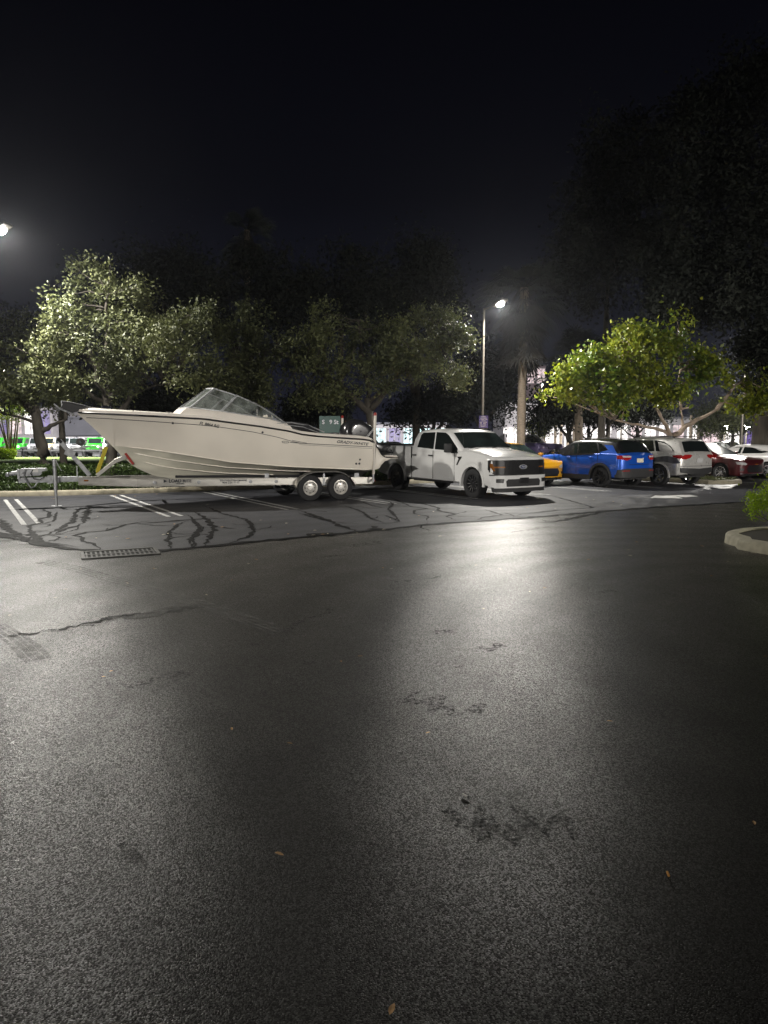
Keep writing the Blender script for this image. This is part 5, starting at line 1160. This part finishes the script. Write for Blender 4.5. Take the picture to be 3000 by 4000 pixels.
# floodlight mast behind the camera that lights the hull and the car fronts
def flood(loc, h, aim, power, label, size=.16, col=(1, .95, .88), spread=46, hood=None):
    o = empty('floodlight_mast', loc, 0, label, 'floodlight', 'floodlights behind the camera')
    MB().tube([(0, 0, 0), (0, 0, h)], [.12, .07], 12).build('pole', M['lampmetal'], o, smooth=60)
    d = (Vector(aim) - Vector((loc[0], loc[1], h))).normalized(); e_ = d.to_track_quat('-Z', 'Y').to_euler()
    hd = MB().box((0, 0, .12), (.7, .7, .14)).build('lamp_head', M['lampmetal'], o, bevel=.02); hd.location = (0, 0, h + .1); hd.rotation_euler = e_
    ln = MB().box((0, 0, .03), (.6, .6, .03)).build('lens', M['ledlens'], o); ln.location = (0, 0, h + .1); ln.rotation_euler = e_
    lamp_light('light', o, Vector((0, 0, h + .1)) + d * .03, power, size, e_, col, spread)
    if hood is not None:      # unseen board added to block the beam from the tree crowns
        az = math.atan2(d.y, d.x); MB().box((math.cos(az) * 1.5, math.sin(az) * 1.5, h + .1 + hood + .4), (.02, 2.6, .8), rz=az).box((math.cos(az) * .75, math.sin(az) * .75, h + .9), (1.5, .06, .04), rz=az).build('added_beam_blocker', M['lampmetal'], o)
flood((-11, -18, 0), 8.0, (-3.0, 20, 1.8), 480, 'floodlight mast far behind the camera on the left', hood=-.165)
flood((34, -16, 0), 8.0, (9, 24, 1.4), 760, 'floodlight mast behind the camera on the right')

# ------------------------------------------------------------------ far dealership lot
def litmat(name, col, s_, sc_=1.5, stretch=(1, 1, 1)):
    m, t, b = nt(name); b.inputs['Base Color'].default_value = (.3, .3, .3, 1)
    tc = t.nodes.new('ShaderNodeTexCoord'); mp = t.nodes.new('ShaderNodeMapping'); mp.inputs['Scale'].default_value = stretch
    n = t.nodes.new('ShaderNodeTexNoise'); n.inputs['Scale'].default_value = sc_; n.inputs['Detail'].default_value = 5
    r = t.nodes.new('ShaderNodeMapRange'); r.inputs[1].default_value = .35; r.inputs[2].default_value = .65; r.inputs[3].default_value = s_ * .25; r.inputs[4].default_value = s_
    t.links.new(tc.outputs['Object'], mp.inputs[0]); t.links.new(mp.outputs[0], n.inputs['Vector']); t.links.new(n.outputs['Fac'], r.inputs[0]); t.links.new(r.outputs[0], b.inputs['Emission Strength'])
    b.inputs['Emission Color'].default_value = (*col, 1); return m
M['litwhite'] = litmat('white_glow', (1.0, .94, .90), 2.2)
M['litpurple'] = litmat('lit_panel_purple', (.32, .16, .95), .4)
M['litcyan'] = litmat('lit_window_cyan', (.62, .92, .95), 1.6, 2)
M['litpink'] = litmat('lit_wall_pink', (1.0, .78, .80), 1.3)
M['wallgrey'] = mat('building_wall_grey', (.17, .17, .20), .8, var=.1, vscale=1)
M['wallpale'] = mat('building_wall_pale', (.55, .52, .55), .8, var=.12, vscale=1)
M['wallpink'] = mat('building_wall_pink', (.45, .33, .38), .85, var=.2, vscale=.6)

def building(name, label, loc, w_, h, d, wall, bays, cat='building', fascia=None, litm='litwhite', rz=0, win=(.6, 2.6), roof=True):
    o = empty(name, loc, rz, label, cat)
    wl = MB().box((0, d / 2, h / 2), (w_, d, h)).build('wall', wall, o)
    if roof: MB().box((0, d / 2, h + .1), (w_ + .6, d + .6, .2)).build('roof', M['wallgrey'], o)
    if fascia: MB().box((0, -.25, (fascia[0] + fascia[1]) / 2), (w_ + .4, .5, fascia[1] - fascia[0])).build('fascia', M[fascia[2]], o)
    bw = w_ / bays
    for i in range(bays):
        x = -w_ / 2 + bw * (i + .5)
        f = MB(); z0, z1_ = win
        for sx in (-1, 1): f.box((x + sx * bw * .42, -.05, (z0 + z1_) / 2), (.12, .1, z1_ - z0))
        f.box((x, -.05, z1_), (bw * .9, .1, .12)).box((x, -.05, z0), (bw * .9, .1, .12))
        f.box((x, -.045, (z0 + z1_) / 2), (.07, .08, z1_ - z0))
        fo = f.build('window', M['wallpale'], o)
        MB().box((x, -.012, (z0 + z1_) / 2), (bw * .82, .02, z1_ - z0 - .1)).build('pane', M[litm[i % len(litm)] if isinstance(litm, list) else litm], fo)
    return o
Yb = 88
building('dealership_building', 'long grey-fronted showroom glowing white behind the green off-road vehicles', (X(480, Yb), Yb, .02), 40, 4.4, 14, M['wallgrey'], 14, fascia=(2.2, 4.2, 'wallgrey'), win=(.2, 2.0))
building('lit_annex', 'purple-white lit two storey annex at the far left edge', (X(90, 86), 85, .02), 9.0, 5.6, 8, M['wallpale'], 5, litm=['litwhite', 'litpurple', 'litpink'], win=(2.3, 5.3))
building('glass_showroom', 'glass showroom with purple glow seen between boat and pickup', (X(1570, 78), 78, .02), 10, 3.4, 8, M['wallpale'], 6, litm=['litcyan', 'litcyan', 'litpurple', 'litcyan'], win=(.3, 3.0))
building('bright_building', 'white-lit banded building behind the palm trunk', (X(2230, 92), 92, .02), 18, 6.6, 10, M['wallpale'], 7, litm=['litwhite'], fascia=(2.5, 3.3, 'litwhite'), win=(.4, 2.4))  # fascia band glows by emission to look brightly lit
building('bright_building', 'white-lit shop wall seen above the blue and silver SUVs', (X(2560, 90), 90, .02), 11, 4.4, 8, M['wallpale'], 6, litm=['litwhite', 'litpink', 'litwhite'], win=(.3, 3.6))
building('bright_building', 'mauve-lit arcade building behind the globe lamps', (X(2850, 95), 95, .02), 26, 4.6, 10, M['wallpink'], 9, litm=['litpink', 'litwhite', 'litpurple'], win=(.3, 3.0))
building('tall_building', 'tall pinkish building peeking between palm and green tree', (X(2085, 130), 130, .02), 3.6, 15.5, 9, M['litpink'] if False else M['wallpink'], 2, litm=['litpink'], win=(12.2, 15.0))
# lot light poles
def lot_light(px, Yl_, h, power, col, label, globe=False):
    o = empty('globe_lamp' if globe else 'lot_light_pole', (X(px, Yl_), Yl_, .02), 0, label, 'lamp post', 'lamps of the far lots')
    MB().tube([(0, 0, 0), (0, 0, h)], [.09, .05], 8).build('pole', M['lampmetal'], o)
    if globe:
        MB().lathe([(.001, -.3), (.21, -.22), (.3, 0), (.21, .22), (.001, .3)], (0, 0, h + .2), 'Z', 14).build('globe', M['globe'], o, smooth=180)
        l = bpy.data.lights.new('light', 'POINT'); l.energy = power; l.color = col; l.shadow_soft_size = .1; lo = bpy.data.objects.new('light', l); COL.objects.link(lo); lo.parent = o; lo.location = (0, -.45, h + .2)
    else:
        MB().box((0, -.2, h + .05), (.9, .5, .12)).build('lamp_head', M['lampmetal'], o, bevel=.02); lamp_light('light', o, (0, 0, h - .40), power, .5, (R(38), 0, 0), col)
    return o
M['globe'] = mat('lamp_globe', (.9, .9, .9), .3, emit=(1, .97, .88), es=60)
lot_light(40, 58, 8.0, 5586, (1, .98, .93), 'tall lot light hidden in the leftmost crown')
lot_light(256, 60, 8.0, 5586, (1, .98, .93), 'tall lot light hidden behind the left oak crown')
lot_light(720, 61, 8.0, 3590, (1, .98, .93), 'tall lot light hidden behind the boat windshield trees')
lot_light(1010, 66, 7.0, 3192, (.85, .85, 1), 'tall lot light hidden behind the middle oak')
lot_light(2110, 62, 7.0, 6384, (1, .98, .93), 'tall lot light hidden beside the palm trunk')
lot_light(2420, 70, 7.5, 3590, (1, .98, .93), 'tall lot light hidden behind the lime green tree')
lot_light(2822, 68, 2.7, 1500, (1, .97, .85), 'left globe lamp glowing before the small tree', True)
lot_light(2906, 66, 2.7, 1500, (1, .97, .85), 'globe lamp glowing right of the small tree', True)
lot_light(2967, 72, 2.0, 1200, (.85, .85, 1), 'bluish globe lamp low at the far right edge', True)
lot_light(2060 + 62, 60, 4.9, 1300, (1, 1, .9), 'small glowing lamp right of the palm trunk under leaves', True)

# off-road vehicles facing us
def offroader(loc, rz, paint, label, extra=None):
    o = empty('offroad_vehicle', loc, rz, label, 'off-road vehicle', 'off-road vehicles parked at the dealership')
    # x forward (towards us), built boxy
    MB().box((-1.0, 0, .98), (2.9, 1.46, .55)).prism([(.35, .72), (1.15, .72), (1.18, 1.12), (.35, 1.25)], -.62, .62).build('body', paint, o, bevel=.04, smooth=50)
    MB().prism([(-2.4, 1.24), (-2.35, 1.83), (-.2, 1.83), (.25, 1.24)], -.70, .70).build('cabin', paint, o, bevel=.05, smooth=50)
    ws_ = MB().add([(.245, -.60, 1.28), (.245, .60, 1.28), (-.13, .58, 1.77), (-.13, -.58, 1.77)], [(0, 1, 2, 3)]); w1 = ws_.build('windshield', M['glass'], o); w1.location = (.02, 0, .01)
    for sg in (-1, 1):
        MB().box((-.75, sg * .703, 1.53), (.85, .012, .42)).box((-1.75, sg * .703, 1.53), (.8, .012, .42)).build('side_window', M['glass'], o)
        MB().prism([(.28, .80), (.42, 1.0), (1.0, 1.0), (1.25, .82), (1.22, .78), (.95, .92), (.45, .92), (.32, .78)], sg * .60, sg * .93).prism([(-2.15, .80), (-1.98, 1.0), (-1.4, 1.0), (-1.2, .80), (-1.3, .80), (-1.5, .92), (-1.9, .92), (-2.0, .80)], sg * .70, sg * .93).build('fender', M['blackplastic'], o)
        MB().lathe([(.001, .03), (.09, .025), (.10, 0)], (1.185, sg * .46, .98), 'X', 14).build('headlight', M['lens'], o)
        MB().box((.15, sg * .83, 1.36), (.08, .2, .2)).build('side_mirror', M['blackplastic'], o, bevel=.02)
    g = MB()
    for i in range(7): g.box((1.185, -.27 + i * .09, .96), (.03, .045, .27))
    g.build('grille', M['black'], o)
    MB().box((1.32, 0, .62), (.22, 1.75, .17)).box((-2.55, 0, .62), (.2, 1.7, .17)).build('bumper', M['blackplastic'], o, bevel=.03)
    MB().box((-.7, 0, .5), (3.2, 1.2, .15)).build('chassis', M['blackplastic'], o)
    for x in (.72, -1.72):
        for sg in (-1, 1):
            w_ = MB().lathe([(.2, -.12), (.37, -.12), (.40, -.08), (.40, .08), (.37, .12), (.2, .12), (.2, -.12)], (0, 0, 0), 'Y', 20).build('wheel', M['rubber'], o, smooth=40); w_.location = (x, sg * .78, .40)
            MB().lathe([(.001, sg * .09), (.2, sg * .10)], (0, 0, 0), 'Y', 14).build('rim', M['rimdark'], w_)
    return o
M['pgreen'] = mat('green_car_paint', (.025, .38, .02), .35, coat=.6, var=.05, vscale=2)
M['psand'] = mat('sand_car_paint', (.62, .50, .30), .35, coat=.6, var=.05, vscale=2)
M['pgrey'] = mat('grey_car_paint', (.20, .20, .22), .35, coat=.6, var=.05, vscale=2)
M['ppurple'] = mat('lavender_car_paint', (.36, .28, .62), .35, coat=.6, var=.05, vscale=2)
for px_, pnt, lab in ((-15, 'pgreen', 'green off-road vehicle cut by the left edge'), (72, 'pgreen', 'green off-road vehicle behind the pale multi-stem tree'), (152, 'pgrey', 'grey off-road vehicle half behind the thick oak trunk'),
                      (190, 'psand', 'sand-coloured off-road vehicle right of the thick oak trunk'), (252, 'pgrey', 'dark grey off-road vehicle behind the thin black trunk'), (305, 'pgrey', 'dark off-road vehicle left of the green one by the bow'),
                      (377, 'pgreen', 'green off-road vehicle nearest the boat bow'), (440, 'pwhite', 'white off-road vehicle beside the yellow strap')):
    Yj = 66.2; offroader((X(px_, Yj), Yj, .02), R(-90 + 12), M[pnt], lab)
# pale pickup and white cars at the right lot
pk = empty('far_pickup', (X(2080, 52), 52, .1), R(-18), 'lavender-white pickup parked beyond the palm trunk', 'pickup truck')
MB().prism([(-2.6, .55), (-2.6, 1.2), (-.9, 1.25), (-.9, 1.3), (1.0, 1.3), (2.1, 1.22), (2.25, 1.0), (2.25, .5)], -.95, .95).build('body', M['ppurple'], pk, bevel=.05, smooth=50)
MB().prism([(-1.0, 1.28), (-.8, 1.9), (.2, 1.92), (.95, 1.28)], -.82, .82).build('cabin', M['pwhite'], pk, bevel=.06, smooth=50)
for sg in (-1, 1): MB().prism([(-.75, 1.35), (-.65, 1.78), (.15, 1.8), (.7, 1.35)], sg * .815, sg * .828).build('side_window', M['glass'], pk)
MB().add([(.95, -.72, 1.34), (.95, .72, 1.34), (.31, .68, 1.86), (.31, -.68, 1.86)], [(0, 1, 2, 3)]).build('windshield', M['tealglass'], pk).location = (.02, 0, .02)
MB().box((2.27, 0, .95), (.04, 1.3, .3)).build('grille', M['chrome'], pk, bevel=.01); MB().box((2.3, 0, .6), (.16, 1.9, .22)).build('bumper', M['chrome'], pk, bevel=.03)
for x in (1.55, -1.75):
    for sg in (-1, 1): wheel(pk, x, sg * .84, .40, .26, (6, 'wide'), sg)
def farcar(px_, Yc, rz, pnt, lab, z=.02):
    return sedan('parked_car', (X(px_, Yc), Yc, z), R(rz), lab, M[pnt])
for a in ((2175, 58, -15, 'pwhite', 'white car beyond the lavender pickup'), (2760, 60, -70, 'pwhite', 'white car in the far lot above the red car'), (2815, 63, -110, 'pwhite', 'white car in the far lot behind the small tree'), (2880, 62, -80, 'pwhite', 'white car in the far lot right of the small tree'), (1600, 70, 0, 'pdark', 'dark car in front of the glass showroom')):
    farcar(*a)
# pale multi-stem tree with round shrub at far left
Ym = 56; xb = X(48, Ym)
o = empty('crepe_myrtle', (xb, Ym, .1), 0, 'pale multi-stem tree standing in a round lime shrub at far left', 'tree')
mb = MB()
for i in range(6):
    a = -1.0 + i * .4; mb.tube([(a * .15, 0, 0), (a * .4, random.uniform(-.2, .2), 1.4), (a * .75, random.uniform(-.3, .3), 3.0), (a * 1.0, 0, 3.8)], [.10, .075, .05, .02], 7)
mb.build('trunk', M['palebark'], o, smooth=180)
cc, pts = clumps([((0, 0, 4.1), (1.5, 1.2, .9), 1)], 60, 60, .25); leafmesh('crown', pts, .14, M['limeleaf'], o)
o = empty('round_shrub', (xb, Ym - 1.2, .1), 0, 'round yellow-green shrub at the foot of the pale tree', 'shrub')
cc, pts = clumps([((0, 0, .38), (1.05, .8, .42), 1)], 110, 50, .1, .2); leafmesh('foliage', pts, .12, M['shrubleaf'], o)
MB().tube([(0, 0, -.02), (0, 0, .5)], [.05, .03], 6).build('stem', M['bark'], o)
# lit far palm trunks on the right
for px_, Yp, h, lab in ((2121, 74, 4.8, 'white-lit slim palm trunk nearest the palm'), (2165, 80, 5.5, 'pale palm trunk in front of the banded building'), (2187, 76, 5.0, 'slim pale trunk second from the blue SUV roof'), (2214, 78, 5.6, 'stout white-lit palm trunk beside the blue SUV roof'), (2237, 84, 5.2, 'thin white-lit trunk above the blue SUV windshield'),
                        (2690, 80, 4.5, 'ochre-lit palm trunk above the silver SUV'), (2720, 84, 4.6, 'grey palm trunk right of the ochre-lit one'), (2886, 74, 4.8, 'brown trunk behind the thin pole at far right'), (2950, 70, 5.2, 'dark thick trunk near the right edge')):
    fan_palm('lit_palm', lab, (X(px_, Yp), Yp, .05), (X(px_, Yp), Yp, h), .16, 12, 1.1, 0, int(px_), 'palm trunks of the far lots')
random.seed(5)
o = empty('roadside_shrub', (X(2145, 50), 50, .1), 0, 'low green shrub in front of the far white cars', 'shrub'); cc, pts = clumps([((0, 0, .25), (1.3, .7, .3), 1)], 60, 50, .1, .2); leafmesh('foliage', pts, .12, M['hedgeleaf'], o)
tree('lime_green_tree', 'small bright green tree lit beside the palm trunk', (X(2075, 52), 52, .1), [(X(2075, 52), 52, .1), (X(2075, 52), 52, 1.5), (X(2078, 52), 52, 3)], [], [B(2085, 1670, 52, 1.1, .9, .6, 1), B(2110, 1655, 52, .7, .7, .4, .5)], 60, 60, .2, .16, M['limeleaf'], M['bark'], r0=.08, twigs=12)

# ------------------------------------------------------------------ fallen leaves and litter
lv = [(500*1.808/1.808,0)]
spots = [(905,2270),(1395,2085),(2455,2152),(2365,2098),(1530,2225),(1860,2212),(2485,2121),(1720,2098),(905,2855),(1132,2912),(1672,2870),(405,2650),(435,2628),(1408,2570),(1332,2590),(2990,3225*0+2570),(2382,2825),(2945,3225),(1531,3958),(1091,3348),(315,2226),(600,2225),(608,2226),(970,2206),(1262,2091),(1280,2088),(1225,2094),(1000,2190),(497,2283),(257,2307),(1495,2222),(40,2408),(2755,2220),(2780,2254),(2845,2198),(2890,2203),(2300,2190),(2380,2193),(2460,2175),(1127,2089),(1500,2072),(1020,2035),(870,2062),(640,2092),(385,2020),(500,2108),(1120,2047),(1230,2075),(2060,1985),(2170,1990),(2320,1955),(2395,1962),(2290,1945),(655,2088),(2650,2105),(2680,2060)]
random.seed(77)
for i in range(46):
    if i % 2: q_ = RW(random.uniform(-3, 14), random.uniform(5.0, 6.3))
    else: q_ = Vector((random.uniform(-6, 8), random.uniform(6, 17), 0))
    spots.append((1500 + q_.x / q_.y * 2667, 1720 + 1.6 / q_.y * 2667))
for i, (px_, py_) in enumerate(spots):
    g = G(px_, py_); s_ = random.uniform(.014, .023) * (1.0 if g.y < 5 else 1.3 if g.y < 9 else 2.0); a = random.uniform(0, 6.28); mb = MB()
    pts = [(-1, 0, 0), (-.5, .35, .12), (0, .42, .18), (.6, .25, .08), (1, 0, .02), (.5, -.3, .16), (-.1, -.40, .10), (-.6, -.28, .05)]
    mb.add([(0, 0, .05)] + pts, [(0, k + 1, (k + 1) % 8 + 1) for k in range(8)])
    mb.v = [((x * math.cos(a) - y * math.sin(a)) * s_, (x * math.sin(a) + y * math.cos(a)) * s_, (z + .15) * s_) for x, y, z in mb.v]
    near = 'near the camera' if g.y < 5 else ('in the open lane' if g.y < 11 else 'near the parking stripes')
    o = mb.build('fallen_leaf', M['leaflitter'] if (i % 3 == 0 or g.y < 5) else M['leafpale']); o.location = (g.x, g.y, .010)
    tag(o, 'small dry %s leaf lying on the asphalt %s' % ('tan' if (i % 3 == 0 or g.y < 5) else 'pale', near), 'leaf', 'fallen leaves ' + ('tan ' if (i % 3 == 0 or g.y < 5) else 'pale ') + near)
def butt(px_, py_, m, lab, L=.026, ang=0):
    g = G(px_, py_); o = empty('cigarette_butt', (g.x, g.y, .006), ang, lab, 'cigarette butt')
    MB().tube([(-L / 2, 0, .004), (L / 2, 0, .004)], .0048, 10).build('filter', m, o, smooth=60)
    MB().tube([(L / 2, 0, .004), (L / 2 + .006, .001, .004)], .0044, 10).build('burnt_end', M['black'], o)
butt(1817, 3115, M['cigpaper'], 'white cigarette stub on the asphalt left of the dark scuff', .03, R(-50))
butt(2609, 3423, M['cigcork'], 'orange cigarette filter on dark asphalt at lower right', .022, R(80))

# ------------------------------------------------------------------ render settings
sc.view_settings.view_transform = 'Standard'; sc.view_settings.look = 'None'; sc.view_settings.exposure = 0; sc.view_settings.gamma = 1
sc.render.engine = 'CYCLES'; sc.cycles.max_bounces = 6; sc.cycles.diffuse_bounces = 2; sc.cycles.glossy_bounces = 3; sc.cycles.transparent_max_bounces = 8
sc.cycles.sample_clamp_indirect = 4; sc.cycles.sample_clamp_direct = 0; sc.cycles.use_denoising = True; sc.cycles.caustics_reflective = False; sc.cycles.caustics_refractive = False

# one object per loose piece where a part name stands for several separate fittings
def split_islands(o):
    me = o.data; n = len(me.vertices); par = list(range(n))
    def find(a):
        while par[a] != a: par[a] = par[par[a]]; a = par[a]
        return a
    for e_ in me.edges:
        a, b = find(e_.vertices[0]), find(e_.vertices[1])
        if a != b: par[a] = b
    isl = {}
    for p in me.polygons: isl.setdefault(find(p.vertices[0]), []).append(p)
    if len(isl) < 2: return
    base = o.name.split('.')[0]
    for k_, ps in list(isl.items()):
        mp_ = {}; vs = []; fs = []
        for p in ps:
            f = []
            for v in p.vertices:
                if v not in mp_: mp_[v] = len(vs); vs.append(tuple(me.vertices[v].co))
                f.append(mp_[v])
            fs.append(f)
        m2 = bpy.data.meshes.new(base); m2.from_pydata(vs, [], fs); m2.polygons.foreach_set('use_smooth', [p.use_smooth for p in ps]); m2.update()
        if ps[0].use_smooth: m2.set_sharp_from_angle(angle=R(45))
        q = link(base, m2, [m for m in me.materials], o.parent); q.location = o.location; q.rotation_euler = o.rotation_euler
    bpy.data.objects.remove(o)
SPL = ('stern_trim', 'platform_pad', 'pin_stripe', 'rub_rail', 'cleat', 'through_hull', 'bunk', 'bunk_bracket', 'bunk_plate', 'cross_member', 'rail_bolts', 'sill_trim', 'bed_gap', 'wiper', 'roof_marker', 'top_frame', 'side_window', 'fender', 'bumper')
for o_ in [o_ for o_ in bpy.data.objects if o_.type == 'MESH' and o_.name.split('.')[0] in SPL]: split_islands(o_)

hz = MB().box((20, 70, 15.5), (420, 260, 33.1)).build('haze', None); hz['kind'] = 'stuff'
m = bpy.data.materials.new('lamp_glow_haze'); m.use_nodes = True; t = m.node_tree; t.nodes.clear()
out = t.nodes.new('ShaderNodeOutputMaterial'); pv = t.nodes.new('ShaderNodeVolumePrincipled'); pv.inputs['Density'].default_value = .0004; pv.inputs['Color'].default_value = (.8, .83, .9, 1); pv.inputs['Anisotropy'].default_value = .75
t.links.new(pv.outputs[0], out.inputs['Volume']); hz.data.materials.append(m); m.node_tree  # thin even volume, added to give the lamps a glow
sc.cycles.volume_bounces = 0
